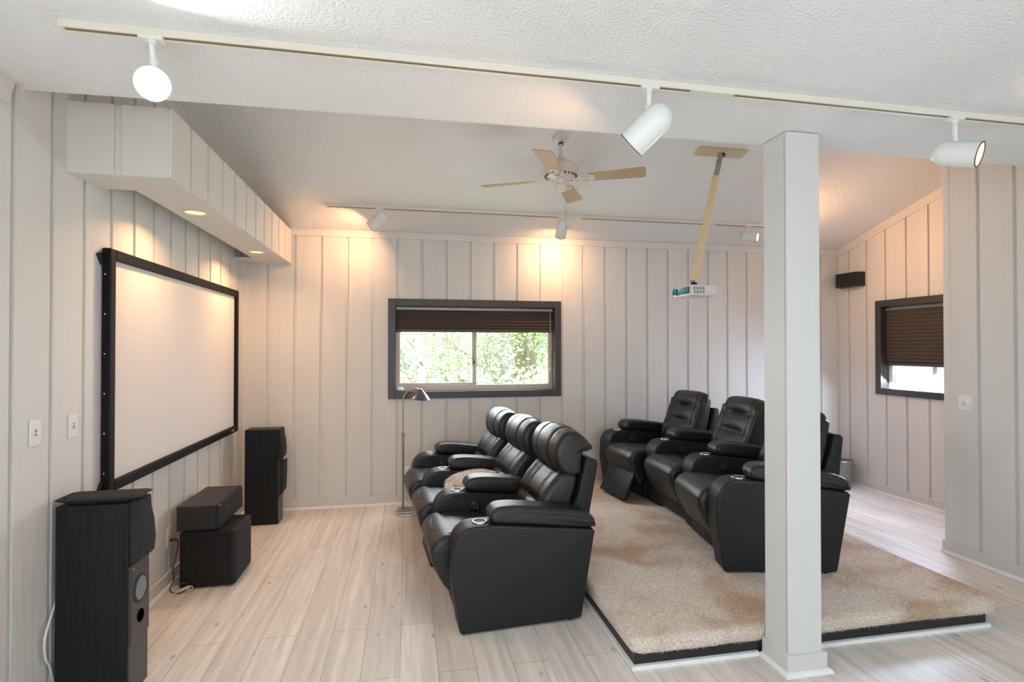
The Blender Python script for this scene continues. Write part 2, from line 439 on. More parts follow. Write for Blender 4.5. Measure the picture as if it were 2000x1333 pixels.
# corner trim of the near right wall
bm = bmesh.new(); bbox(bm, XN - .016, XN + .045, YN - .03, YN + .016, .085, zc(YN), .003)
tag(obj('trim_1', bm, m_trim), kind='structure')
bm = bmesh.new(); bbox(bm, XL + .004, XL + .045, YB - .045, YB - .004, .085, 2.46, .003)
tag(obj('trim_2', bm, m_trim), kind='structure')
# crown boards
bm = bmesh.new(); bbox(bm, XL, XR, YB - .024, YB, zc(YB) - .062, zc(YB) + .004, .003)
tag(obj('trim_3', bm, m_trim), kind='structure')
def slope_trim(name, x0, x1, y0, y1, hgt=.085):
    bm = bmesh.new(); v = []
    for x in (x0, x1):
        for y, z in ((y0, zc(y0) - hgt), (y1, zc(y1) - hgt), (y1, zc(y1) + .004), (y0, zc(y0) + .004)): v.append(bm.verts.new((x, y, z)))
    bm.faces.new(v[:4]); bm.faces.new(v[4:])
    for i in range(4): bm.faces.new((v[i], v[(i + 1) % 4], v[4 + (i + 1) % 4], v[4 + i]))
    return tag(obj(name, bm, m_trim), kind='structure')
slope_trim('trim_4', XR - .024, XR, YN + .0, YB - .02)
slope_trim('trim_5', XL, XL + .024, YS, YB - .02)
bm = bmesh.new()   # short cut end of the crown board on the left wall under the flat ceiling
v = []
for x in (XL, XL + .035):
    for y, z in ((YF + .1, 2.345), (2.24, 2.345), (2.275, ZS), (YF + .1, ZS)): v.append(bm.verts.new((x, y, z)))
bm.faces.new(v[:4]); bm.faces.new(v[4:])
for i in range(4): bm.faces.new((v[i], v[(i + 1) % 4], v[4 + (i + 1) % 4], v[4 + i]))
tag(obj('trim_6', bm, m_trim), kind='structure')
# baseboards with shoe moulding
def baseboard(name, pts, sd=1):
    """pts: polyline along the wall face, sd: side of the room"""
    t = None
    for i, ((xa, ya), (xb, yb)) in enumerate(zip(pts, pts[1:])):
        d = Vector((xb - xa, yb - ya, 0)); ln = d.length; ang = math.atan2(d.y, d.x)
        mt = Matrix.Translation((xa, ya, 0)) @ Matrix.Rotation(ang, 4, 'Z')
        bm = bmesh.new(); bbox(bm, 0, ln, min(0, sd * .024), max(0, sd * .024), 0, .088, .003, mtx=mt)
        o = tag(obj(name, bm, m_base), kind='structure')
        bm = bmesh.new()
        pr = [(0, 0), (.016, 0), (.015, .008), (.010, .015), (0, .019)]
        A = [bm.verts.new((0, sd * (.024 + a), z)) for a, z in pr]; B = [bm.verts.new((ln, sd * (.024 + a), z)) for a, z in pr]
        bm.faces.new(A); bm.faces.new(B)
        for k in range(5): bm.faces.new((A[k], A[(k + 1) % 5], B[(k + 1) % 5], B[k]))
        bmesh.ops.transform(bm, matrix=mt, verts=bm.verts[:])
        obj('shoe_moulding', bm, m_shoe, o)
baseboard('baseboard_back', [(XL, YB), (.985, YB)], -1)
baseboard('baseboard_back', [(3.07, YB), (XR, YB)], -1)
baseboard('baseboard_left', [(XL, YF), (XL, YB)], -1)
baseboard('baseboard_right', [(XR, YN), (XR, YB)], 1)
baseboard('baseboard_near_right', [(XN, YF), (XN, YN + .03)], 1)

# ------------------------------------------------------------------ windows and blinds
def window(name, label, W, mt, depth, mframe, split, mdark=m_dark):
    """local frame: s along x, y = into the wall (positive away from the room), z up"""
    s0, s1, z0, z1 = W; t = thing(name, label, 'window', (0, 0, 0), 0, kind='structure'); t.matrix_world = mt
    fw = .062
    bm = bmesh.new()
    bbox(bm, s0 - fw, s0 + .004, -.034, .0, z0 - fw, z1 + fw, .003); bbox(bm, s1 - .004, s1 + fw, -.034, .0, z0 - fw, z1 + fw, .003)
    bbox(bm, s0 + .004, s1 - .004, -.034, .0, z1 - .004, z1 + fw, .003); bbox(bm, s0 + .004, s1 - .004, -.034, .0, z0 - fw, z0 + .004, .003)
    # reveal lining
    box(bm, s0, s0 + .006, 0, depth, z0, z1); box(bm, s1 - .006, s1, 0, depth, z0, z1)
    box(bm, s0 + .006, s1 - .006, 0, depth, z1 - .006, z1); box(bm, s0 + .006, s1 - .006, 0, depth, z0, z0 + .006)
    obj('window_frame', bm, mdark, t)
    a, b, c, d = s0 + .006, s1 - .006, z0 + .006, z1 - .006
    y0, y1 = depth - .05, depth - .005; fr = .040
    bm = bmesh.new()
    bbox(bm, a, a + fr, y0, y1, c, d, .002); bbox(bm, b - fr, b, y0, y1, c, d, .002)
    bbox(bm, a + fr, b - fr, y0, y1, c, c + fr + .01, .002); bbox(bm, a + fr, b - fr, y0, y1, d - fr, d, .002)
    obj('window_sash', bm, mframe, t)
    mx = a + (b - a) * split
    bm = bmesh.new(); bbox(bm, mx - .018, mx + .022, y0 + .004, y1, c + fr, d - fr, .002)
    bbox(bm, a + fr, mx - .018, y0 + .008, y1 - .01, c + fr + .01, c + fr + .032, .002)
    obj('window_mullion', bm, mframe, t)
    bm = bmesh.new(); box(bm, a + fr, mx, y0 + .02, y0 + .023, c + fr, d - fr); obj('pane', bm, m_glass, t)
    bm = bmesh.new(); box(bm, mx, b - fr, y0 + .028, y0 + .031, c + fr, d - fr); obj('pane', bm, m_glass, t)
    return t
mw1 = Matrix.Translation((0, YB, 0))
t = window('window_1', 'dark framed sliding window with green trees outside, in the back wall', W1, mw1, .105, m_alu, .487)
bm = bmesh.new(); bbox(bm, .632, .644, .052, .058, 1.30, 1.335, .002); cyl(bm, (.638, .05, 1.33), (.632, .05, 1.36), .003); obj('window_latch', bm, m_blackp, t)
mw2 = Matrix(((0, 1, 0, XR), (-1, 0, 0, 0), (0, 0, 1, 0), (0, 0, 0, 1)))   # s = -y, away from the room = +x
window('window_2', 'dark framed window in the right wall, half hidden behind the nearer wall', (-W2[1], -W2[0], W2[2], W2[3]), mw2, .11, m_vinyl, .62)

def blind(label, W, mt, zb, pleat, y=.035, lift=.016):
    s0, s1, z0, z1 = W; t = thing('pleated_blind', label, 'window blind', group='pleated window blinds'); t.matrix_world = mt
    a, b = s0 + .010, s1 - .010; top = z1 - lift
    bm = bmesh.new(); bbox(bm, a, b, y - .014, y + .014, top - .022, top, .002); obj('headrail', bm, M('blind_rail', (.30, .30, .31), .35, metal=.4), t)
    bm = bmesh.new(); n = int((top - .022 - zb - .03) / pleat)
    pts = []
    for i in range(n * 2 + 1):
        z = top - .022 - (top - .022 - zb - .028) * i / (2 * n); pts.append((y + (-.012 if i % 2 else .004), z))
    back = [(p[0] + .004, p[1]) for p in reversed(pts)]
    pr = pts + back
    A = [bm.verts.new((a, p, z)) for p, z in pr]; B = [bm.verts.new((b, p, z)) for p, z in pr]; k = len(pr)
    for i in range(k): bm.faces.new((A[i], A[(i + 1) % k], B[(i + 1) % k], B[i]))
    for i in range(len(pts) - 1):
        for V in (A, B): bm.faces.new((V[i], V[i + 1], V[k - 2 - i], V[k - 1 - i]))
    obj('shade_fabric', bm, m_blind, t)
    bm = bmesh.new(); bbox(bm, a, b, y - .014, y + .012, zb, zb + .030, .003); obj('bottom_rail', bm, M('blind_bottom_rail', (.055, .05, .042), .5), t)
    return t
t = blind('dark brown pleated blind pulled a third down over the back window', W1, mw1, 1.612, .026)
bm = bmesh.new(); tube(bm, [(1.395, .012, 1.83), (1.396, .010, 1.6), (1.393, .011, 1.35), (1.392, .011, 1.26)], .0016, 6); tube(bm, [(1.392, .011, 1.26), (1.392, .011, 1.235)], .005, 8); obj('pull_cord', bm, m_cord, t)
blind('dark brown pleated blind lowered most of the way over the right wall window', (-W2[1], -W2[0], W2[2], W2[3]), mw2, 1.285, .034)
bm = bmesh.new(); bbox(bm, -.095, -.038, YB + .012, YB + .045, 1.0515, 1.086, .010, 3)
tag(obj('window_sensor', bm, m_plastic, sm=40), 'small white rounded box on the sill of the back window', 'sensor')

# ------------------------------------------------------------------ column
t = thing('column', 'square white painted post standing at the front of the carpeted platform', 'column', (1.76, 2.205, 0), kind='structure')
cx0, cx1, cy0, cy1 = -.085, .085, -.080, .080
bm = bmesh.new(); bbox(bm, cx0, cx1, cy0, cy1, 0, ZS - .003, .003, 2); obj('post', bm, m_col, t)
bm = bmesh.new()
for s in (-1, 1): box(bm, cx0 - .0008 if s < 0 else cx1, cx0 if s < 0 else cx1 + .0008, cy0 + .012, cy0 + .014, .09, ZS - .02)
obj_each('corner_joint', bm, m_vent, t)
bm = bmesh.new(); bbox(bm, cx0 - .016, cx1 + .016, cy0 - .016, cy1 + .004, 0, .088, .003, 2); obj('base_trim', bm, m_base, t)
bm = bmesh.new()
lathe_pts = [(.034, 0), (.033, .008), (.027, .016), (.018, .020), (.0, .020)]
q0 = None
for off, z in ((.034, 0), (.033, .009), (.027, .016), (.017, .020)):
    q = [bm.verts.new(p) for p in ((cx0 - off, cy1, z), (cx0 - off, cy0 - off, z), (cx1 + off, cy0 - off, z), (cx1 + off, cy1, z))]
    if q0:
        for i in range(3): bm.faces.new((q0[i], q0[i + 1], q[i + 1], q[i]))
    q0 = q
obj('shoe_moulding', bm, m_shoe, t)

# ------------------------------------------------------------------ carpeted platform
PX0, PX1, PY0, PY1, PZ = 1.052, 3.055, 2.342, YB - .013, .13
t = thing('seating_platform', 'low beige carpeted platform with black and white edging under the rear seats', 'platform', (0, 0, 0))
bm = bmesh.new(); box(bm, PX0 + .01, PX1 - .02, PY0 + .01, PY1, 0, .10); obj('platform_core', bm, m_blackp, t)
bm = bmesh.new(); bbox(bm, PX0 - .036, PX1 - .070, PY0 - .044, PY0 + .01, .0, .064, .001); box(bm, PX0 - .036, PX0 + .010, PY0 + .01, PY1, 0, .064); box(bm, PX1 - .03, PX1 - .002, PY0 + .05, PY1, 0, .064)
obj('kick_board', bm, m_blackp, t)
bm = bmesh.new()
box(bm, PX0 - .054, 1.640, PY0 - .062, PY0 - .0445, 0, .019); box(bm, 1.880, PX1 - .060, PY0 - .062, PY0 - .0445, 0, .019)
box(bm, PX0 - .054, PX0 - .0365, PY0 - .0445, PY1, 0, .019)
obj('shoe_moulding', bm, m_shoe, t)
# carpet: rounded nosing all round, notched round the column; edge rings sweep inwards
def carpet_outline(off):
    o = off
    pts = [(PX0 - .045 + o, PY1), (PX0 - .045 + o, PY0 + .03)]
    c = (PX0 - .045 + .05, PY0 - .05 + .05); r = .05 - o
    pts += [(c[0] - r * math.cos(a), c[1] - r * math.sin(a)) for a in [PI / 2 * k / 4 for k in range(1, 5)]]
    pts += [(x, PY0 - .05 + o + .004 * math.sin(x * 31)) for x in (1.2, 1.35, 1.5, 1.62)]
    pts += [(1.72, PY0 - .047 + o), (1.80, PY0 - .047 + o)]
    pts += [(x, PY0 - .05 + o + .004 * math.sin(x * 27)) for x in (2.0, 2.2, 2.4, 2.6, 2.8)]
    c = (PX1 + .05 - .09, PY0 - .05 + .09); r = .09 - o
    pts += [(c[0] + r * math.sin(a), c[1] - r * math.cos(a)) for a in [PI / 2 * k / 6 for k in range(0, 7)]]
    pts += [(PX1 + .05 - o, PY0 + .4), (PX1 + .05 - o, PY1)]
    return pts
bm = bmesh.new(); prev = None; first = None
for off, z in ((.03, .060), (.006, .062), (0, .074), (.0, .100), (.006, .118), (.022, .128), (.035, .130)):
    ring = [bm.verts.new((x, y, z)) for x, y in carpet_outline(off)]
    if prev:
        for i in range(len(ring) - 1): bm.faces.new((prev[i], prev[i + 1], ring[i + 1], ring[i]))
    else: first = ring
    prev = ring
f = bm.faces.new(prev); f2 = bm.faces.new(first)
bm.faces.new([r for r in (first[0], first[-1], prev[-1], prev[0])])
bmesh.ops.triangulate(bm, faces=[f, f2])
car = obj('carpet', bm, m_carpet, t, sm=60)
# short pile tufts along the visible carpet nosing
bm = bmesh.new(); rnd = random.Random(3)
O = carpet_outline(0)
for i in range(2, len(O) - 3):
    a, b = Vector(O[i]), Vector(O[i + 1]); n = int((b - a).length / .0022)
    
    d = (b - a).normalized() if (b - a).length else Vector((1, 0)); nrm = Vector((d.y, -d.x))
    for k in range(n):
        p = a + (b - a) * rnd.random(); z = rnd.choice((.064, .066, .07, .08, .095, .11, .122)); off = 0 if z < .115 else -.008
        q = Vector((p.x, p.y, z)) + Vector((nrm.x, nrm.y, 0)) * off
        tip = q + Vector((nrm.x * .008, nrm.y * .008, rnd.uniform(-.004, .006))) + Vector((d.x, d.y, 0)) * rnd.uniform(-.005, .005)
        s = Vector((d.x, d.y, 0)) * .0016
        bm.faces.new([bm.verts.new(q - s), bm.verts.new(q + s), bm.verts.new(tip)])
pile = obj('carpet_pile', bm, m_carpet, t); pile['kind'] = 'stuff'

# ------------------------------------------------------------------ recliners
ARM = rounded([(.0, .006, .01), (-.045, .30, .3), (-.030, .548, .115), (.20, .545, .0), (.735, .480, .012), (.655, .012, .012)])
def arm(parent, loc, th, wide=.165, base_z=0, panel_side=0, pad=True):
    """arm with its own pose: origin at the bottom of its front edge"""
    mt = Matrix.Translation(loc) @ Matrix.Rotation(th, 4, 'Z')
    bm = bmesh.new(); cushion(bm, ARM, -wide / 2, wide / 2, .012, 3, False, None, .02, 3)
    o = obj('armrest', bm, m_leather2, parent, sm=50); o.matrix_local = mt
    bm = bmesh.new()
    k = [p for p in ARM if p[1] > .05]
    for s in (-1, 1):
        pts = [Vector((p[0] + (.010 if p[0] < .1 else 0), s * (wide / 2 - .0035), p[1] - .009)) for p in k]
        i0 = next(i for i, p in enumerate(pts) if p.x < 0)
        line = [p for p in pts[:-1] if p.x < .73]
        tube(bm, line, .0042, 6)
    obj_each('piping', bm, m_stitch, o, sm=60)
    bm = bmesh.new()
    for x, z in ((.04, 0), (.60, 0)):
        for y in (-.05, .05): cyl(bm, (x, y, 0), (x, y, .03), .014, .018, 12)
    obj_each('foot', bm, m_blackp, o)
    # pad
    PADP = [(.165, .560), (.158, .590), (.175, .618), (.215, .634), (.32, .632), (.50, .607), (.66, .580), (.725, .548), (.742, .512), (.735, .487), (.60, .497), (.40, .523), (.20, .546)]
    bm = bmesh.new(); cushion(bm, PADP, -wide / 2 + .004, wide / 2 - .004, .026, 6, True, None, .014, 4)
    p = obj('arm_pad', bm, m_leather, o, sm=60)
    bm = bmesh.new()
    for s in (-1, 1):
        c = [(.20, .560), (.205, .578), (.235, .596), (.32, .600), (.50, .578), (.66, .552), (.73, .518)]
        tube(bm, [(x, s * (wide / 2 - .003), z) for x, _, z in [(q.x, 0, q.y) for q in catmull([(a, b_, 0) for a, b_ in c], 5)]], .0028, 6)
    obj_each('piping', bm, m_stitch, p, sm=60)
    # cup holder
    cz = .547; cm = Matrix.Translation((.115, 0, cz)) @ Matrix.Rotation(R(1.5), 4, 'Y')
    bm = bmesh.new(); lathe(bm, [(.041, -.004), (.0415, .002), (.039, .005), (.035, .0055), (.032, .003), (.031, -.004)], 36, cm)
    c = obj('cup_holder', bm, m_chrome, o, sm=60)
    bm = bmesh.new(); lathe(bm, [(.0315, .0030), (.030, .0022), (.0, .0016)], 30, cm); obj('cup_well', bm, m_foam, c, sm=60)
    return o
def control(parent, armo, side, wide=.165):
    bm = bmesh.new(); y = side * wide / 2
    rot = Matrix.Translation((.215, y, .462)) @ Matrix.Rotation(R(-90 * side), 4, 'X')
    lathe(bm, [(0, .013), (.028, .013), (.034, .010), (.036, .004), (.037, 0), (0, 0)], 32, rot)
    c = obj('control_panel', bm, m_blackp, armo, sm=40)
    bm = bmesh.new()
    for a in range(4): lathe(bm, [(0, .0175), (.0055, .017), (.0068, .013)], 12, rot @ Matrix.Translation((.014 * math.cos(PI / 4 + a * PI / 2) , .014 * math.sin(PI / 4 + a * PI / 2), 0)))
    obj_each('button', bm, m_chrome, c, sm=50)
SEAT = [(.50, .415), (.36, .420), (.18, .432), (.04, .448), (-.05, .447), (-.100, .420), (-.122, .375), (-.112, .310), (-.080, .240), (-.045, .180), (-.018, .150), (.02, .160), (.05, .25), (.12, .32), (.30, .335), (.50, .335)]
def gauss(a, w): return math.exp(-(a / w) ** 2)
def recliner(label, group, origin, rest, arms, style, foot, sw=.475, hdrop=0.0, name='recliner'):
    """origin (x, y, z), heading th; arms: list of (x, y, th, inner side) in world; the seat faces local -x"""
    ox, oy, oz, th = origin
    t = thing(name, label, 'recliner', (ox, oy, oz), th, group)
    Mi = (Matrix.Translation((ox, oy, oz)) @ Matrix.Rotation(th, 4, 'Z')).inverted()
    h = sw / 2
    for ax, ay, ath, inner, ctl in arms:
        L = Mi @ (Matrix.Translation((ax, ay, oz)) @ Matrix.Rotation(ath, 4, 'Z'))
        o = arm(t, L.translation, L.to_euler().z)
        if ctl: control(t, o, inner)
    # base
    bm = bmesh.new(); bbox(bm, .03, .66, -h + .015, h - .015, .025, .335, .01); obj('base', bm, m_leather2, t)
    # seat
    def sd(f, p):
        e = .0
        if p.x < -.02 and p.y < .40: e += .006 * gauss(f - .5, .5) - .006
        e += .004 * gauss((p.x - .0) / .02, 1) * (1 if p.y > .4 else 0)
        return e - .010 * math.sin(PI * f) * (1 if p.y > .36 else .5)
    bm = bmesh.new(); cushion(bm, SEAT, -h, h, .035, 14, True, sd, .014, 5)
    s = obj('seat', bm, m_leather, t, sm=60)
    bm = bmesh.new()
    c = [(x, y, .457 - .25 * max(0, -(x + .0)) + .004) for x, y in ()]
    pts = [Vector((.10, -h + .030, .440)), Vector((.0, -h + .045, .449)), Vector((-.075, -h + .12, .440)), Vector((-.098, 0, .436)), Vector((-.075, h - .12, .440)), Vector((.0, h - .045, .449)), Vector((.10, h - .030, .440))]
    tube(bm, [p + Vector((0, 0, .004)) for p in catmull(pts, 6)], .0022, 6)
    # gathered side
    obj_each('seam', bm, m_stitch, s, sm=60)
    bm = bmesh.new()
    for k in range(9):
        z = .375 - k * .023; x = -.092 + k * .0075 + (.004 if k < 2 else 0)
        for sgn in (-1, 1): tube(bm, [(x, sgn * (h - .006), z), (x + .025, sgn * (h + .0005), z - .004), (x + .048, sgn * (h - .004), z - .003)], .0055, 6)
    obj_each('gathered_side', bm, m_leather, s, sm=60)
    # footrest panel
    x0, z0, x1, z1 = foot
    L = math.hypot(x1 - x0, z1 - z0); an = math.atan2(x0 - x1, z0 - z1)
    bm = bmesh.new(); bbox(bm, -.004, .022, -h + .012, h - .012, -L, 0, .009, 3)
    f = obj('footrest', bm, m_leather2, t, sm=50); f.matrix_local = Matrix.Translation((x0, 0, z0)) @ Matrix.Rotation(an, 4, 'Y')
    if style == 'front':
        BACK = [(.475, .40), (.463, .45), (.480, .52), (.505, .575), (.545, .640), (.590, .700), (.622, .735), (.700, .735), (.706, .68), (.665, .56), (.630, .42), (.56, .39)]
        def bd(f, p):
            front = p.x < .47 + (p.y - .40) * .46 + .045
            e = 0
            if front:
                e += .026 * gauss((p.y - .565) / .022, 1) * gauss((f - .5) / .36, 1)
                for c0 in (.30, .70): e += .007 * gauss((f - c0) / .022, 1)
                e -= .014 * gauss((abs(f - .5) - .40) / .09, 1)
                e -= .010 * math.sin(PI * min(1, max(0, (p.y - .56) / .17)))
            return e
        bm = bmesh.new(); cushion(bm, BACK, -h, h, .03, 34, True, bd, .012, 5); bk = obj('backrest', bm, m_leather, t, sm=60)
        bm = bmesh.new()
        for c0 in (-.2, .2):
            pts = catmull([(.466, c0 * sw, .47), (.487, c0 * sw, .535), (.516, c0 * sw, .575), (.542, c0 * sw, .640), (.588, c0 * sw, .70), (.618, c0 * sw, .732)], 6)
            tube(bm, pts, .0022, 6)
        obj_each('seam', bm, m_stitch, bk, sm=60)
        HEAD = [(.650, .728), (.612, .755), (.590, .800), (.582, .850), (.592, .905), (.620, .950), (.665, .975), (.715, .970), (.765, .935), (.808, .885), (.800, .872), (.765, .872), (.742, .850), (.738, .80), (.735, .745), (.700, .728)]
        def hd(f, p):
            e = -.020 * math.sin(PI * f) * (1 if p.y > .86 else max(0, (p.y - .74) / .12))
            if p.x < .72:
                for c0 in (.27, .66): e += .008 * gauss((f - c0) / .02, 1)
            return e
        bm = bmesh.new(); cushion(bm, HEAD, -h - .006, h + .006, .034, 34, True, hd, .012, 6); hr = obj('headrest', bm, m_leather, t, sm=60); hr.location.z = -hdrop
        bm = bmesh.new()
        for f0 in (.27, .66):
            y = -h - .006 + (sw + .012) * f0; ex = .020 * math.sin(PI * f0)
            pts = catmull([(.612, y, .757), (.592, y, .800), (.582, y, .850), (.588, y, .908), (.614, y, .955 + ex * .3), (.665, y, .978 + ex * .55), (.715, y, .975 + ex * .6), (.765, y, .940 + ex * .6), (.800, y, .905 + ex * .4)], 6)
            tube(bm, pts, .0022, 6)
        obj_each('seam', bm, m_stitch, hr, sm=60)
        SH = rounded([(.60, .30, .01), (.655, .50, .05), (.712, .62, .08), (.735, .72, .06), (.762, .830, .012), (.838, .812, .02), (.772, .46, .1), (.70, .06, .01), (.62, .06, .01)])
        bm = bmesh.new(); cushion(bm, SH, -h - .004, h + .004, .008, 3, False, None, .02, 3); obj('back_shell', bm, m_leather2, t, sm=50)
    else:
        BACK = [(.475, .40), (.462, .45), (.478, .54), (.510, .62), (.552, .72), (.590, .82), (.622, .895), (.660, .925), (.705, .920), (.728, .89), (.722, .80), (.700, .68), (.665, .55), (.630, .42), (.56, .39)]
        def bd(f, p):
            front = p.x < .50 + (p.y - .45) * .36 + .05
            e = 0
            wf = gauss((f - .5) / .33, 1)
            if p.y > .86: e += .03 * (abs(f - .5) * 2) ** 5
            if front:
                e += .024 * gauss((p.y - .805) / .016, 1) * wf + .022 * gauss((p.y - .665) / .018, 1) * wf
                e -= .012 * gauss((p.y - .735) / .035, 1) * wf + .014 * gauss((p.y - .87) / .03, 1) * wf + .012 * gauss((p.y - .58) / .04, 1) * wf
                for c0 in (.16, .84): e += .005 * gauss((f - c0) / .02, 1)
            return e
        bm = bmesh.new(); cushion(bm, BACK, -h, h, .03, 34, True, bd, .012, 5); bk = obj('backrest', bm, m_leather, t, sm=60)
        bm = bmesh.new()
        for c0 in (-.34, .34):
            pts = catmull([(.480, c0 * sw, .54), (.512, c0 * sw, .62), (.554, c0 * sw, .72), (.592, c0 * sw, .82), (.624, c0 * sw, .896), (.662, c0 * sw, .918)], 6)
            tube(bm, pts, .0022, 6)
        obj_each('seam', bm, m_stitch, bk, sm=60)
        SH = rounded([(.60, .30, .01), (.66, .50, .05), (.715, .66, .06), (.745, .785, .02), (.805, .775, .02), (.772, .46, .1), (.70, .06, .01), (.62, .06, .01)])
        bm = bmesh.new(); cushion(bm, SH, -h - .004, h + .004, .008, 3, False, None, .02, 3); obj('back_shell', bm, m_leather2, t, sm=50)
    return t
def from_cup(cx, cy, th, d=.115): return (cx - d * math.cos(th), cy - d * math.sin(th), th)
def mid(a, b):
    return ((a[0] + b[0]) / 2, (a[1] + b[1]) / 2, (a[2] + b[2]) / 2)
FT = (0.0, .175, .012, .035)
T5 = R(5.5)
FA = [from_cup(.375, 2.805, R(3.6)), from_cup(.317, 3.455, R(5.0)), from_cup(.266, 4.095, T5), from_cup(.197, 4.71, R(6.5))]
gf = 'recliners in the front row'
def unit(label, group, A, B, oz, extra, style, foot, ctl=True, sw=.475, hdrop=0.0):
    m_ = mid(A, B)
    arms = [(B[0], B[1], B[2], -1, ctl)] + ([(A[0], A[1], A[2], 1, False)] if extra else [])
    return recliner(label, group, (m_[0], m_[1], oz, m_[2]), 0, arms, style, foot, sw, hdrop)
unit('black leather recliner nearest the camera in the front row, its whole side panel showing', gf, FA[0], FA[1], 0, True, 'front', FT)
unit('black leather recliner in the middle of the front row, holding the fluffy cushion', gf, FA[1], FA[2], 0, False, 'front', (-.02, .19, -.045, .03), hdrop=.028)
unit('black leather recliner of the front row beside the floor lamp', gf, FA[2], FA[3], 0, False, 'front', FT, sw=.455, hdrop=.04)
RA = [from_cup(1.968, 2.925, R(-13)), from_cup(2.165, 3.62, R(-4)), from_cup(2.178, 4.275, R(4.5)), from_cup(1.985, 4.86, R(12))]
gr = 'recliners on the carpeted platform'
unit('black leather recliner on the platform, partly hidden by the white post', gr, RA[0], RA[1], PZ, True, 'rear', FT)
unit('black leather recliner in the middle of the row on the platform, footrest closed', gr, RA[1], RA[2], PZ, False, 'rear', FT, sw=.48)
unit('black leather recliner on the platform by the back wall, footrest swung partly out', gr, RA[2], RA[3], PZ, False, 'rear', (-.075, .265, -.185, .03), sw=.45)

# ------------------------------------------------------------------ fluffy cushion
t = thing('fluffy_cushion', 'round beige shaggy faux fur cushion lying on the middle front recliner', 'cushion', (.455, 3.80, .49), R(8))
bm = bmesh.new()
prof = [(0, -.045), (.10, -.043), (.155, -.025), (.172, .005), (.160, .040), (.10, .066), (0, .075)]
lathe(bm, [(p.x, p.y) for p in catmull([(a, b_, 0) for a, b_ in prof], 4)], 32, Matrix.Rotation(R(-6), 4, 'Y') @ Matrix.Diagonal((1.05, .85, 1.0, 1)))
obj('cushion_body', bm, m_fur, t, sm=60)
bm = bmesh.new(); rnd = random.Random(5)
base = [(p.x, p.y) for p in catmull([(a, b_, 0) for a, b_ in prof], 4)]
Mx = Matrix.Rotation(R(-6), 4, 'Y') @ Matrix.Diagonal((1.05, .85, 1.0, 1))
for k in range(7500):
    i = rnd.randrange(4, len(base) - 1); u = rnd.random(); r = base[i][0] * (1 - u) + base[i + 1][0] * u; z = base[i][1] * (1 - u) + base[i + 1][1] * u
    if rnd.random() > (r + .02) / .19: continue
    a = rnd.random() * 2 * PI
    clump = math.sin(a * 9 + z * 60) * .5 + math.sin(a * 5 - r * 80) * .5
    p = Mx @ Vector((r * math.cos(a), r * math.sin(a), z)); n = Vector((math.cos(a) * (r / .17) ** 2, math.sin(a) * (r / .17) ** 2, 1.0 if z > 0 else -.3)).normalized()
    tg = Vector((-math.sin(a) + .8 * clump, math.cos(a) + rnd.uniform(-.6, .6), -.25)).normalized()
    ln = rnd.uniform(.022, .044); w_ = tg.cross(n).normalized() * .0021
    q = p + n * ln * .55 + tg * ln * .4; e = q + n * ln * .05 + tg * ln * .7 - Vector((0, 0, ln * .15))
    v = [bm.verts.new(x) for x in (p - w_, p + w_, q + w_ * .8, q - w_ * .8, e)]
    bm.faces.new(v[:4]); bm.faces.new((v[3], v[2], v[4]))
fur = obj('fur', bm, m_fur, t); fur['kind'] = 'stuff'

# ------------------------------------------------------------------ projection screen
t = thing('projection_screen', 'large white projection screen in a thick black velvet frame on the left wall', 'projection screen', (XL + .014, 3.85, 1.35))
y0, y1, z0, z1, f, d = 2.88 - 3.85, 4.87 - 3.85, .762 - 1.35, 1.940 - 1.35, .052, .042
bm = bmesh.new()
for a in ((y0, y0 + f, z0, z1), (y1 - f, y1, z0, z1), (y0 + f, y1 - f, z0, z0 + f), (y0 + f, y1 - f, z1 - f, z1)): bbox(bm, 0.004, d, *a, .006, 2)
obj('frame', bm, m_velvet, t)
bm = bmesh.new(); box(bm, .012, .020, y0 + f - .005, y1 - f + .005, z0 + f - .005, z1 - f + .005); obj('screen_surface', bm, m_screen, t)
for z in (z1 - .035, z0 + .01):
    bm = bmesh.new()
    A = [(0, y0 - .045, z), (0, y0, z + .016), (0, y0, z - .05), (0, y0 - .01, z - .045)] if z > 0 else [(0, y0 - .035, z), (0, y0, z + .05), (0, y0, z - .01)]
    v = [bm.verts.new(p) for p in A]; u = [bm.verts.new((p[0] + .014, p[1], p[2])) for p in A]; n = len(A)
    bm.faces.new(v); bm.faces.new(u)
    for i in range(n): bm.faces.new((v[i], v[(i + 1) % n], u[(i + 1) % n], u[i]))
    obj('wall_bracket', bm, m_blackp, t)
bm = bmesh.new()
for k in range(6): cyl(bm, (.02, y0 - .001, z0 + .1 + k * .19), (.02, y0 - .004, z0 + .1 + k * .19), .004, n=10)
obj_each('screw', bm, m_chrome, t)
bm = bmesh.new(); bbox(bm, d - .001, d + .002, y1 - .185, y1 - .115, z0 + .018, z0 + .032, .001); obj('badge', bm, M('badge_silver', (.33, .36, .36), .4, metal=.4), t)

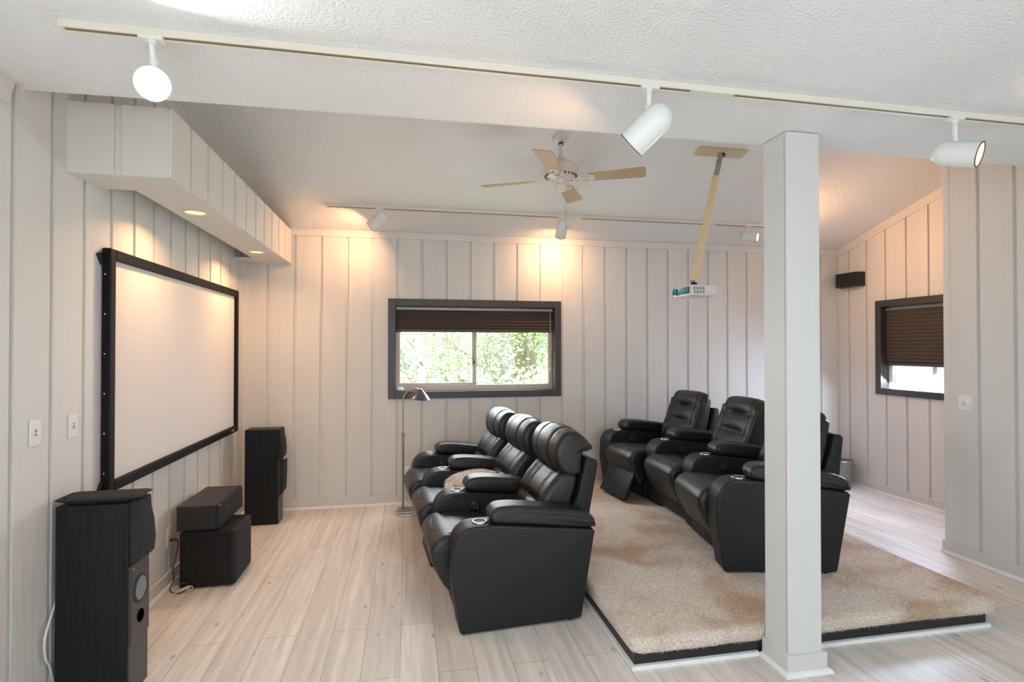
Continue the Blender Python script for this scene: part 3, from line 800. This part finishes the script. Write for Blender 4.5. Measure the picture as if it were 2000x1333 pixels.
# ------------------------------------------------------------------ light valance over the screen
VX, VZ0, VZ1, VY0 = -1.030, 2.215, 2.525, 2.615
t = thing('light_valance', 'white boxed board valance hanging along the left wall above the screen', 'valance', (XL, 3.9, VZ0))
def L3(p): return (p[0] - XL, p[1] - 3.9, p[2] - VZ0)
def lb(bm, x0, x1, y0, y1, z0, z1, r=.002): bbox(bm, x0 - XL, x1 - XL, y0 - 3.9, y1 - 3.9, z0 - VZ0, z1 - VZ0, r)
bm = bmesh.new(); ye = YB - .026
lb(bm, VX - .02, VX - .009, VY0 + .012, ye, VZ0, VZ1)
ys = [VY0 + .012] + [2.835 + .2245 * i for i in range(11)]; ys = [y for y in ys if y < ye - .05] + [ye + .01]
for a, b_ in zip(ys, ys[1:]): lb(bm, VX - .009, VX + .002, a + (.0 if a < VY0 + .02 else .012), b_ - .012, VZ0 + .001, VZ1 - .001)
obj('front_boards', bm, m_trim, t)
bm = bmesh.new()
lb(bm, XL + .014, VX - .012, VY0 + .010, VY0 + .021, VZ0, VZ1)
lb(bm, XL + .006, -1.258, VY0, VY0 + .010, VZ0, VZ1); lb(bm, -1.230, VX - .012, VY0, VY0 + .010, VZ0, VZ1); lb(bm, VX - .012, VX + .002, VY0 - .002, VY0 + .012, VZ0, VZ1 - .004)
obj('end_boards', bm, m_trim, t)
bm = bmesh.new()
lb(bm, -1.275, VX - .0205, VY0 + .0215, ye, VZ0 + .001, VZ0 + .013); lb(bm, XL + .014, -1.275, VY0 + .0215, 2.865, VZ0 + .001, VZ0 + .013); lb(bm, XL + .014, -1.275, 4.87, ye, VZ0 + .001, VZ0 + .013)
obj('bottom_board', bm, m_trim, t)
bm = bmesh.new(); lb(bm, -1.283, -1.2752, 2.865, 4.87, VZ0 + .001, VZ1 - .03)
obj('inner_board', bm, m_trim, t)
def downlight(x, y, label):
    t = thing('recessed_light', label, 'recessed light', (x, y, VZ0), group='recessed lights under the valance')
    bm = bmesh.new(); lathe(bm, [(.060, -.001), (.060, .0025 - .004), (.053, -.005), (.049, -.001)], 36); obj('trim_ring', bm, m_cream, t, sm=60)
    bm = bmesh.new(); lathe(bm, [(0, -.0025), (.049, -.0022), (.049, -.0015)], 36); obj('bulb', bm, m_warm2, t)
    area('bulb_light', (0, 0, -.008), (0, 0, -1), .09, .09, 5.2, (1, .55, .26), t, 'DISK', 150)
downlight(-1.160, 3.255, 'round warm recessed light under the valance, the one nearer the camera')
downlight(-1.163, 4.50, 'round warm recessed light under the valance, near the room corner')

# ------------------------------------------------------------------ track lighting
def track(label, p0, p1, tilt, gaps, h=.024, w_=.036):
    p0 = Vector(p0); p1 = Vector(p1); L = (p1 - p0).length
    t = thing('lighting_track', label, 'lighting track', p0, math.atan2(p1.y - p0.y, p1.x - p0.x), 'ceiling lighting tracks')
    rot = Matrix.Rotation(tilt, 4, 'X')
    bm = bmesh.new()
    bbox(bm, .006, L, -w_ / 2, -w_ / 2 + .008, -h, 0, .0015, mtx=rot); bbox(bm, .006, L, w_ / 2 - .008, w_ / 2, -h, 0, .0015, mtx=rot)
    bbox(bm, 0, .012, -w_ / 2 - .0006, w_ / 2 + .0006, -h - .001, -.0003, .0015, mtx=rot)
    box(bm, .011, L, -w_ / 2 + .007, w_ / 2 - .007, -.006, -.0005, rot)
    for a, b_ in gaps: bbox(bm, a, b_, -w_ / 2 + .001, w_ / 2 - .001, -h - .0012, -h + .004, .001, mtx=rot)
    obj('track_rail', bm, m_cream, t)
    bm = bmesh.new(); box(bm, .0122, L, -w_ / 2 + .0082, w_ / 2 - .0082, -h + .004, -.0061, rot); obj('track_slot', bm, m_slot, t)
track('long cream lighting track on the flat ceiling nearest the camera', (-1.025, 1.83, ZS), (3.3, 1.83, ZS), 0, [(2.06, 2.24)])
ang = -math.atan(SL)
track('cream lighting track on the sloped ceiling near the back wall', (-.68, 4.715, zc(4.715)), (3.6, 4.705, zc(4.705)), ang, [(2.11, 2.25), (3.5, 3.6)])
def spot(label, group, top, centre, direction, kind, stem_to, tilt=0, r=.056, L=.20, power=2.6, col=(1, .62, .32), spread=160):
    t = thing('track_light', label, 'spotlight', top, 0, group)
    C0 = Vector(centre) - Vector(top); D = Vector(direction).normalized()
    rt = Matrix.Rotation(tilt, 4, 'X')
    bm = bmesh.new(); bbox(bm, -.035, .035, -.016, .016, -.012, -.0005, .002, mtx=rt); cyl(bm, (0, 0, -.024), (0, 0, -.010), .013)
    obj('track_adapter', bm, m_white, t)
    q = D.to_track_quat('Z', 'Y').to_matrix().to_4x4()
    mt = Matrix.Translation(C0) @ q
    J = Vector(stem_to) - Vector(top)
    bm = bmesh.new(); cyl(bm, (0, 0, -.02), J, .009, n=16); cyl(bm, J + Vector((0, 0, .012)), J - Vector((0, 0, .022)), .0125, n=16); obj('stem', bm, m_white, t, sm=40)
    h = L / 2
    prof = [(0, -h)] + [(r * math.sin(a), -h + r - r * math.cos(a)) for a in [PI / 2 * k / 8 for k in range(1, 9)]] + [(r, h - .004), (r + .0005, h), (r - .003, h), (r - .003, h - .02), (0, h - .022)]
    bm = bmesh.new(); lathe(bm, prof, 40, mt); hd = obj('lamp_head', bm, m_white, t, sm=40)
    bm = bmesh.new(); lathe(bm, [(r + .0008, h - .002), (r + .0012, h + .001), (r - .0035, h + .0012), (r - .0035, h - .002)], 40, mt); obj('rim', bm, m_led if kind == 'led' else M('dark_rim', (.05, .05, .02), .4), hd)
    if kind != 'off':
        bm = bmesh.new(); b0 = h - .002 if kind == 'led' else h - .008
        lathe(bm, [(0, b0 + (.012 if kind == 'led' else .004)), (r * .6, b0 + (.008 if kind == 'led' else .003)), (r - .0032, b0 - .002), (r - .0032, b0 - .008)], 40, mt); obj('bulb', bm, m_led if kind == 'led' else m_warm, hd, sm=60)
        p = C0 + D * (h + (.016 if kind == 'led' else .004))
        area('bulb_light', p, D, r * 1.7, r * 1.7, power, col, t, 'DISK', spread)
gn = 'track lights on the near track'; gb = 'track lights on the far track'
spot('white track light with a glaring cool lamp facing the room, at the track end', gn, (-.777, 1.83, ZS - .02), (-.785, 1.855, 2.282), (.42, -1, -.36), 'led', (-.777, 1.842, 2.345), L=.15, r=.047, power=4, col=(1, 1, 1))
spot('white bullet track light tilted down and away from the camera, left of the post', gn, (.872, 1.83, ZS - .02), (.880, 1.84, 2.280), (-.473, .447, -.5), 'warm', (.872, 1.835, 2.335), L=.18, power=3.6, col=(1, .55, .26), spread=180)
spot('white bullet track light lying level with its glowing mouth to the right', gn, (2.240, 1.83, ZS - .02), (2.238, 1.83, 2.270), (.463, -.863, -.30), 'warm', (2.240, 1.83, 2.32), L=.168, r=.050, power=.7)
TZ = zc(4.71)
spot('white track light on the far track aimed at the left corner', gb, (-.234, 4.71, TZ - .02), (-.245, 4.72, 2.555), (-.72, .36, -.55), 'warm', (-.236, 4.712, 2.61), ang, L=.17, r=.050, power=4.2, col=(1, .52, .24))
spot('white track light on the far track below the fan, aimed at the back wall', gb, (1.388, 4.71, TZ - .02), (1.388, 4.72, 2.555), (.02, .62, -.62), 'warm', (1.388, 4.71, 2.61), ang, L=.17, r=.050, power=4.2, col=(1, .52, .24))
spot('white track light on the far track beside the post, its glowing mouth to the right', gb, (3.283, 4.71, TZ - .02), (3.294, 4.71, 2.555), (.61, -.79, -.20), 'warm', (3.283, 4.71, 2.605), ang, L=.165, r=.048, power=13, col=(1, .50, .22))

# ------------------------------------------------------------------ ceiling fan
FX, FY, FZ = 1.080, 3.70, 2.672
t = thing('ceiling_fan', 'white ceiling fan with four tan blades hanging from the sloped ceiling', 'ceiling fan', (FX, FY, FZ))
fc = zc(FY) - FZ
bm = bmesh.new(); mt = Matrix.Translation((0, 0, fc)) @ Matrix.Rotation(-math.atan(SL), 4, 'X')
lathe(bm, [(.062, -.0), (.060, -.014), (.045, -.030), (.020, -.036), (0, -.036)], 36, mt); obj('canopy', bm, m_fanw, t, sm=40)
bm = bmesh.new(); lathe(bm, [(.020, fc - .050), (.016, fc - .035), (0, fc - .03)], 20); obj('canopy_ball', bm, m_blackp, t, sm=60)
bm = bmesh.new(); cyl(bm, (0, 0, .135), (0, 0, fc - .035), .0125, n=18); cyl(bm, (0, 0, .125), (0, 0, .165), .022, .019, n=20); obj('downrod', bm, m_fanw, t, sm=40)
bm = bmesh.new(); pr = [(0, .135), (.030, .133), (.085, .120), (.118, .098), (.128, .070), (.126, .045), (.118, .040), (.120, .034), (.108, .018), (.085, .008), (.045, .004), (0, .002)]
lathe(bm, pr, 48); mo = obj('motor_housing', bm, m_fanw, t, sm=35)
bm = bmesh.new()
for k in range(24):
    a = 2 * PI * k / 24; m_ = Matrix.Rotation(a, 4, 'Z')
    bbox(bm, .094, .113, -.005, .005, .018, .030, .002, mtx=m_ @ Matrix.Translation((.004, 0, -.004)))
obj('vent_slot', bm, m_blackp, mo)
bm = bmesh.new(); lathe(bm, [(0, .004), (.034, .003), (.034, -.030), (.030, -.036), (.042, -.042), (.042, -.070), (.036, -.082), (0, -.084)], 32); obj('switch_housing', bm, m_fanw, t, sm=35)
bm = bmesh.new(); tube(bm, [(.028, -.030, -.075), (.029, -.031, -.2), (.028, -.030, -.345)], .0014, 6); bmesh.ops.create_icosphere(bm, subdivisions=2, radius=.006, matrix=Matrix.Translation((.028, -.030, -.350))); obj('pull_chain', bm, m_steel, t)
for k in range(4):
    a = R(-27.5 + 90 * k); pit = R(-12)
    m_ = Matrix.Rotation(a, 4, 'Z')
    bm = bmesh.new()
    W0, W1b = .052, .066; pts = []
    L0, L1 = .185, .595
    out = [(L0, -W0 * .55), (L0 + .02, -W0 * .95)] + [(L1 - .02 + .0 * i, -W1b) for i in (0,)] + [(L1 - .006, -W1b + .006), (L1, -W1b + .022), (L1, W1b - .022), (L1 - .006, W1b - .006), (L1 - .02, W1b), (L0 + .02, W0 * .95), (L0, W0 * .55)]
    grid_plate(bm, out, -.004, .003); bmesh.ops.transform(bm, matrix=m_ @ Matrix.Rotation(pit, 4, 'X'), verts=bm.verts[:])
    bl = obj('blade', bm, m_blade, t)
    bm = bmesh.new()
    for sy in (-1, 1):
        tube(bm, catmull([(.07, sy * .006, .004), (.11, sy * .010, -.010), (.145, sy * .038, -.008), (.185, sy * .045, -.004), (.225, sy * .030, -.005)], 5), .0055, 8)
        tube(bm, catmull([(.15, sy * .036, -.007), (.17, sy * .012, -.007), (.20, sy * .004, -.006), (.235, sy * .0, -.005)], 5), .0045, 8)
    bbox(bm, .195, .245, -.034, .034, -.0075, -.0042, .0015)
    bmesh.ops.transform(bm, matrix=m_ @ Matrix.Rotation(pit, 4, 'X'), verts=bm.verts[:])
    obj('blade_bracket', bm, m_fanw, bl, sm=50)

# ------------------------------------------------------------------ projector and its ceiling mount
t = thing('projector_mount', 'cream ceiling plate and long slanting pole that carry the projector', 'projector mount', (2.362, 3.72, zc(3.72)))
A = Vector((0, 0, -.012)); B = Vector((2.098 - 2.362, 3.655 - 3.72, 1.945 - zc(3.72)))
bm = bmesh.new(); bbox(bm, -.205, .205, -.052, .052, -.010, 0, .004, mtx=Matrix.Rotation(-math.atan(SL), 4, 'X')); obj('ceiling_plate', bm, m_plate, t)
d = (B - A).normalized()
bm = bmesh.new(); cyl(bm, A, A + d * .06, .013, n=14); cyl(bm, A + d * .05, A + d * .21, .020, n=18); bbox(bm, -.02, .03, -.014, .014, -.045, -.008, .005); obj('pivot_bracket', bm, m_galv, t, sm=40)
bm = bmesh.new(); cyl(bm, (.012, -.01, -.012), (.022, -.02, -.030), .008, n=10); obj('bolt', bm, m_blackp, t)
bm = bmesh.new(); cyl(bm, A + d * .19, B, .026, n=24); obj('pole', bm, m_pole, t, sm=40)
bm = bmesh.new(); bbox(bm, -.05, .055, -.05, .05, -.030, -.018, .003, mtx=Matrix.Translation(B)); cyl(bm, B + Vector((0, 0, -.02)), B + Vector((0, 0, .004)), .020, n=16); tube(bm, [B + Vector(p) for p in ((-.03, -.02, -.02), (-.04, -.02, .01), (-.015, -.025, .012), (-.01, -.02, -.02))], .004, 6); obj('lower_bracket', bm, m_blackp, t)
t = thing('projector', 'white projector with a glossy teal front, hanging upside down from the slanting pole', 'projector', (2.095, 3.655, 1.838), R(1.5))
PRF = rounded([(-.105, -.14, .02), (-.105, .14, .045), (.105, .14, .03), (.105, -.14, .02)])
bm = bmesh.new()
prev = None
for s, z in ((.90, 0), (.97, .006), (1, .018), (1, .062), (.975, .074), (.92, .078)):
    ring = [bm.verts.new((x * s, y * s, z)) for x, y in PRF]
    if prev:
        for i in range(len(ring)): bm.faces.new((prev[i], prev[(i + 1) % len(ring)], ring[(i + 1) % len(ring)], ring[i]))
    else: bm.faces.new(ring)
    prev = ring
bm.faces.new(prev); obj('body', bm, m_projw, t, sm=40)
bm = bmesh.new(); bbox(bm, -.1095, -.100, -.118, .10, .012, .066, .004, 3); obj('front_panel', bm, m_teal, t, sm=40)
bm = bmesh.new(); bbox(bm, -.1115, -.108, -.118, -.080, .014, .064, .003, 2); obj('sensor_window', bm, M('dark_teal', (.01, .12, .15), .15), t, sm=40)
bm = bmesh.new(); lathe(bm, [(.028, 0), (.030, .010), (.024, .012), (.021, .004), (0, .008)], 32, Matrix.Translation((-.106, .078, .040)) @ Matrix.Rotation(R(-90), 4, 'Y')); obj('lens', bm, m_lens, t, sm=50)
bm = bmesh.new()
for i in range(4):
    for z0, z1 in ((.016, .036), (.041, .064)):
        bbox(bm, -.088 + i * .024, -.072 + i * .024, -.1415, -.138, z0, z1, .0012)
obj_each('side_vent', bm, m_vent, t)

# ------------------------------------------------------------------ loudspeakers
def box_prof(bm, corners, y0, y1, r=.004):
    P = rounded(corners)
    cushion(bm, P, y0, y1, r, 2, False, None, .01, 2)
def tower(label, loc, rz, s, lower_grille):
    t = thing('tower_speaker', label, 'loudspeaker', loc, rz, 'black floorstanding tower speakers')
    D, Wd, H = .258 * s, .158 * s, .785 * s
    bm = bmesh.new(); bbox(bm, 0, D, -Wd / 2, Wd / 2, 0, H, .003); obj('cabinet', bm, m_blackw, t)
    bm = bmesh.new(); bbox(bm, D - .002, D + .010, -Wd / 2 + .002, Wd / 2 - .002, .215 * s, .53 * s, .002); obj('baffle', bm, m_cone, t)
    bm = bmesh.new(); bbox(bm, D - .002, D + .004, -Wd / 2, Wd / 2, 0, .212 * s, .002); obj('lower_panel', bm, m_cone, t)
    bm = bmesh.new(); g = [(D + .0, .530 * s, .002), (D + .030 * s, .543 * s, .01), (D + .036 * s, .60 * s, .1), (D + .030 * s, .68 * s, .1), (D + .018 * s, .735 * s, .03), (D + .016 * s, H, .006), (D + .0, H, .002)]
    box_prof(bm, g, -Wd / 2 + .001, Wd / 2 - .001, .006); obj('upper_grille', bm, m_grille, t, sm=50)
    m90 = Matrix.Translation((D + .010, 0, .415 * s)) @ Matrix.Rotation(R(90), 4, 'Y')
    if lower_grille:
        bm = bmesh.new(); g = [(D + .008, .225 * s, .002), (D + .034 * s, .262 * s, .008), (D + .040 * s, .40 * s, .05), (D + .040 * s, .523 * s, .006), (D + .008, .500 * s, .002)]
        box_prof(bm, g, -Wd / 2 + .001, Wd / 2 - .001, .006); obj('woofer_grille', bm, m_grille, t, sm=50)
    else:
        bm = bmesh.new(); lathe(bm, [(.060, 0), (.058, .004), (.052, .005), (.049, .002), (.0485, 0)], 40, m90); wf = obj('woofer', bm, m_foam, t, sm=50)
        bm = bmesh.new(); lathe(bm, [(.0485, .003), (.022, .0012), (.016, .0022), (0, .003)], 36, m90); obj('woofer_cone', bm, m_grey, wf, sm=50)
        m91 = Matrix.Translation((D + .010, 0, .300 * s)) @ Matrix.Rotation(R(90), 4, 'Y')
        bm = bmesh.new(); lathe(bm, [(.027, 0), (.026, .003), (.0245, .0032), (.023, .0008), (0, .0006)], 32, m91); obj('bass_port', bm, m_hole, t, sm=50)
        bm = bmesh.new()
        for y, z in ((-Wd / 2 + .014, .515 * s), (Wd / 2 - .014, .515 * s)): cyl(bm, (D + .009, y, z), (D + .013, y, z), .004, n=10)
        obj_each('grille_peg', bm, m_chrome, t)
    return t
tower('black tower speaker in the left foreground, cut by the picture edge, woofer uncovered', (-1.402, 2.578, 0), 0, 1.035, False)
tower('black tower speaker standing in the far corner by the back wall', (-1.307, 4.812, 0), 0, 1.0, True)
# removed grille lying on the near tower
t = thing('loose_speaker_grille', 'dark speaker grille lying flat on top of the near tower speaker', 'speaker grille', (-1.262, 2.580, .8135), R(1.5))
bm = bmesh.new(); prev = None
for s, z in (((.115, .060), .0), ((.118, .062), .004), ((.150, .072), .014), ((.160, .074), .019), ((.150, .070), .023), ((.10, .055), .025)):
    ring = [bm.verts.new((sx * s[0], sy * s[1], z)) for sx, sy in ((-1, -.8), (-.85, -1), (.85, -1), (1, -.8), (1, .8), (.85, 1), (-.85, 1), (-1, .8))]
    if prev:
        for i in range(8): bm.faces.new((prev[i], prev[(i + 1) % 8], ring[(i + 1) % 8], ring[i]))
    else: bm.faces.new(ring)
    prev = ring
bm.faces.new(prev); obj('grille_cloth', bm, m_grille, t)
bm = bmesh.new()
for x in (-.125, .118): cyl(bm, (x, -.045, .022), (x, -.045, .030), .006, n=12)
obj_each('peg', bm, m_blackp, t)
# subwoofer
t = thing('subwoofer', 'black cube subwoofer on the floor below the screen, centre speaker on top', 'subwoofer', (-1.345, 3.725, 0), 0)
bm = bmesh.new(); bbox(bm, 0, .290, -.165, .165, .012, .342, .004); obj('cabinet', bm, m_blackw, t)
bm = bmesh.new(); box_prof(bm, [(.288, .014, .002), (.314, .016, .005), (.314, .336, .005), (.288, .341, .002)], -.165, .165, .003); obj('front_grille', bm, m_grille, t, sm=50)
bm = bmesh.new()
for x in (.03, .26):
    for y in (-.13, .13): cyl(bm, (x, y, 0), (x, y, .014), .014, n=14)
obj_each('foot', bm, m_blackp, t)
bm = bmesh.new()
for z in (.05, .30): cyl(bm, (.316, .12, z), (.321, .12, z), .005, n=10)
obj_each('grille_badge', bm, m_chrome, t)
# centre speaker
t = thing('centre_speaker', 'long black centre speaker resting on top of the subwoofer', 'loudspeaker', (-1.372, 3.83, .3435), 0)
bm = bmesh.new(); bbox(bm, 0, .215, -.245, .245, 0, .150, .003); obj('cabinet', bm, m_blacktop, t)
bm = bmesh.new(); bbox(bm, .213, .236, -.244, .244, .001, .149, .006, 3); obj('front_grille', bm, m_grille, t)
bm = bmesh.new()
for y, z in ((-.225, .143), (.22, .143), (-.10, .10), (-.06, .022)): cyl(bm, (.234, y, z), (.239, y, z), .005, n=10)
obj_each('grille_pin', bm, m_chrome, t)
# surround speaker on the right wall
t = thing('surround_speaker', 'small black surround speaker mounted high on the right wall', 'loudspeaker', (XR - .014, 4.925, 2.185), 0)
bm = bmesh.new()
P = [(0, -.155), (-.095, -.120), (-.105, .120), (-.02, .165), (0, .165)]
prev = None
for s, z in ((.97, -.075), (1, -.070), (1, .070), (.97, .075)):
    ring = [bm.verts.new((x * s, y * s, z)) for x, y in P]
    if prev:
        for i in range(5): bm.faces.new((prev[i], prev[(i + 1) % 5], ring[(i + 1) % 5], ring[i]))
    else: bm.faces.new(ring)
    prev = ring
bm.faces.new(prev); obj('cabinet', bm, m_blackp, t)
bm = bmesh.new()
grid_plate(bm, [(-.0955, -.116), (-.1055, .117), (-.1125, .115), (-.1025, -.114)], -.066, .066); obj('front_grille', bm, m_grille, t)
bm = bmesh.new(); box(bm, -.1145, -.1095, .05, .075, -.052, -.047); obj('badge', bm, m_steel, t)

# ------------------------------------------------------------------ floor lamp
LX, LY = -.038, 4.90
t = thing('floor_lamp', 'slim nickel pharmacy floor lamp with cone shade beside the front recliners', 'floor lamp', (LX, LY, 0))
bm = bmesh.new(); bbox(bm, -.045, .135, -.105, .075, 0, .018, .005, 2); obj('base', bm, m_steel, t)
bm = bmesh.new(); cyl(bm, (0, 0, .018), (0, 0, .690), .0105, n=18); obj('pole', bm, m_steel, t, sm=40)
bm = bmesh.new(); cyl(bm, (0, 0, .675), (0, 0, .70), .016, n=18); cyl(bm, (.01, -.01, .688), (.026, -.012, .688), .006, n=10); obj('height_knob', bm, m_steel, t, sm=40)
bm = bmesh.new(); tube(bm, catmull([(0, 0, .69), (.001, 0, .85), (.003, 0, .99), (.015, 0, 1.040), (.060, -.01, 1.078), (.115, -.02, 1.095), (.140, -.03, 1.088)], 6), .0065, 10); obj('gooseneck', bm, m_steel, t, sm=60)
bm = bmesh.new(); mt = Matrix.Translation((.158, -.035, 1.094)) @ Matrix.Rotation(R(8), 4, 'Y') @ Matrix.Rotation(R(10), 4, 'X')
lathe(bm, [(.0, .002), (.010, 0), (.014, -.006), (.098, -.080), (.099, -.083), (.095, -.082), (.012, -.010), (0, -.008)], 40, mt)
obj('lamp_shade', bm, M('gunmetal', (.16, .16, .18), .28, metal=.8), t, sm=40)
bm = bmesh.new(); tube(bm, catmull([(-.04, .03, .006), (-.075, -.03, .004), (-.05, -.13, .004), (.03, -.17, .004), (.12, -.14, .004), (.2, -.02, .004), (.17, .12, .004), (.05, .18, .02), (.03, .205, .12), (.03, .212, .27)], 8), .003, 6)
obj('power_cord', bm, m_steel, t, sm=60)
# wall outlet and white power adapter behind the lamp
t = thing('wall_outlet', 'white outlet with a plugged in adapter on the back wall behind the lamp', 'outlet', (LX + .03, YB - .014, .30))
bm = bmesh.new(); bbox(bm, -.035, .035, -.006, 0, -.055, .055, .003); obj('cover_plate', bm, m_plastic, t)
bm = bmesh.new(); bbox(bm, -.012, .022, -.035, -.006, -.045, .035, .005); obj('adapter', bm, m_plastic, t)
t = thing('wall_outlet', 'white outlet on the left wall behind the subwoofer with a black plug', 'outlet', (XL + .014, 3.64, .30))
bm = bmesh.new(); bbox(bm, 0, .006, -.036, .036, -.058, .058, .003); obj('cover_plate', bm, m_plastic, t)
bm = bmesh.new()
for z in (-.022, .022): lathe(bm, [(0, .0025), (.014, .002), (.016, 0)], 20, Matrix.Translation((.006, 0, z)) @ Matrix.Rotation(R(90), 4, 'Y'))
obj_each('socket', bm, m_vinyl, t)
bm = bmesh.new(); cyl(bm, (.006, .0, -.020), (.040, .006, -.020), .012, .008, n=14); obj('plug', bm, m_cordb, t, sm=40)
bm = bmesh.new()
tube(bm, catmull([(-1.405, 3.645, .28), (-1.375, 3.62, .27), (-1.362, 3.555, .20), (-1.368, 3.53, .14), (-1.360, 3.52, .08), (-1.372, 3.50, .03), (-1.33, 3.50, .008), (-1.29, 3.52, .02), (-1.30, 3.545, .045), (-1.345, 3.53, .05)], 8), .0035, 8)
tag(obj('speaker_cable', bm, m_cordb, sm=60), 'black cable hanging from the outlet beside the subwoofer', 'cable')
bm = bmesh.new()
tube(bm, catmull([(-1.36, 3.50, .006), (-1.33, 3.49, .018), (-1.29, 3.50, .040), (-1.26, 3.52, .035), (-1.27, 3.53, .008), (-1.33, 3.525, .006)], 8), .0028, 8)
cyl(bm, (-1.275, 3.520, .030), (-1.315, 3.522, .015), .006, n=10)
tag(obj('white_cable', bm, m_cord, sm=60), 'short white cable loop on the floor at the subwoofer corner', 'cable')
bm = bmesh.new()
tube(bm, catmull([(-1.425, 2.56, .43), (-1.418, 2.51, .38), (-1.412, 2.455, .30), (-1.414, 2.465, .22), (-1.420, 2.50, .17), (-1.425, 2.53, .10), (-1.420, 2.56, .006)], 8), .0045, 8)
tag(obj('white_cable', bm, m_cord, sm=60), 'thick white cable bowing out behind the near tower speaker', 'cable')

# ------------------------------------------------------------------ switches
def switch(label, loc, face, kind, rz=0):
    t = thing('light_switch', label, 'light switch', loc, rz, 'white wall switches')
    W_ = .048 if kind == 'double' else .031
    bm = bmesh.new(); bbox(bm, 0, .006, -W_, W_, -.052, .052, .003); obj('cover_plate', bm, m_plastic, t)
    if kind == 'double':
        for y in (-.020, .022):
            bm = bmesh.new(); lathe(bm, [(.017, 0), (.016, .014), (.011, .018), (0, .019)], 24, Matrix.Translation((.006, y, 0)) @ Matrix.Rotation(R(90), 4, 'Y')); obj('dimmer_knob', bm, m_plastic, t, sm=40)
    else:
        bm = bmesh.new(); box(bm, .006, .0075, -.005, .005, -.012, .012); obj('slot', bm, m_vent, t)
        bm = bmesh.new(); bbox(bm, .004, .026, -.0035, .0035, -.004, .004, .0015, mtx=Matrix.Rotation(R(-20 if kind == 'up' else 12), 4, 'Y')); obj('toggle', bm, m_plastic, t)
switch('white toggle switch on the left wall, the one nearest the camera', (XL + .014, 2.424, 1.127), 1, 'down')
switch('white toggle switch on the left wall, the one closer to the screen', (XL + .014, 2.667, 1.120), 1, 'up')
switch('white double dimmer switch on the near right wall', (XN - .014, 3.035, 1.082), 1, 'double', PI)

# ------------------------------------------------------------------ waste bin behind the rear row
t = thing('waste_bin', 'grey metal waste bin in the far right corner behind the rear recliners', 'waste bin', (4.52, 4.93, 0))
bm = bmesh.new(); lathe(bm, [(0, .002), (.105, .0), (.118, .27), (.122, .272), (.122, .266), (.116, .262), (.103, .006), (0, .006)], 36); obj('bin_body', bm, m_can, t, sm=40)
bm = bmesh.new(); lathe(bm, [(.118, .262), (.124, .264), (.125, .272), (.121, .276), (.117, .272)], 36); obj('rim', bm, m_steel, t, sm=50)

# ------------------------------------------------------------------ trees outside the back window
bm = bmesh.new(); box(bm, -30, 40, YB + .3, 60, -3.2, -3.0)
tag(obj('ground', bm, m_ground), kind='structure')
def tree(x, y, lean, seed, label, height=6.5):
    rnd = random.Random(seed)
    t = thing('tree', label, 'tree', (x, y, -3.0), 0, 'leafy trees outside the back window')
    bm = bmesh.new(); tips = []
    def branch(p, d, L, r, depth):
        pts = [p]; q = p.copy(); dd = d.copy()
        for k in range(4):
            dd = (dd + Vector((rnd.uniform(-.22, .22), rnd.uniform(-.22, .22), rnd.uniform(-.08, .12)))).normalized(); q = q + dd * L / 4; pts.append(q.copy())
        tube(bm, catmull(pts, 3), r, 7, taper=lambda u: 1 - .45 * u)
        if depth == 0: tips.extend(pts[1:]); return
        if depth <= 1: tips.extend(pts[2:])
        for k in range(rnd.choice((3, 3, 4))):
            nd = (dd + Vector((rnd.uniform(-.9, .9), rnd.uniform(-.7, .7), rnd.uniform(-.15, .6)))).normalized()
            branch(pts[rnd.choice((2, 3, 4, 4))], nd, L * rnd.uniform(.55, .8), r * .52, depth - 1)
    branch(Vector((0, 0, 0)), Vector((lean, 0, 1)).normalized(), height * .5, .17, 4)
    obj('trunk', bm, m_bark, t, sm=60)
    bm = bmesh.new()
    for tp in tips:
        for k in range(26):
            c = tp + Vector((rnd.gauss(0, .26), rnd.gauss(0, .26), rnd.gauss(0, .22)))
            a = Vector((rnd.uniform(-1, 1), rnd.uniform(-1, 1), rnd.uniform(-.5, .5))).normalized(); b_ = a.orthogonal().normalized()
            s = rnd.uniform(.030, .060)
            v = [bm.verts.new(c - a * s), bm.verts.new(c + b_ * s * .5), bm.verts.new(c + a * s), bm.verts.new(c - b_ * s * .5)]
            bm.faces.new(v)
    f = obj('foliage', bm, m_leaf, t)
tree(.2, 9.0, .06, 11, 'leafy tree whose pale trunk shows left of the window mullion')
tree(2.4, 13.5, .25, 23, 'leafy tree with slanting branches behind the right window pane')
tree(-1.2, 11.5, -.1, 31, 'leafy tree standing farther back at the left edge of the window', 7.5)
tree(3.6, 12.0, .0, 44, 'leafy tree standing farther back at the right edge of the window', 7.5)
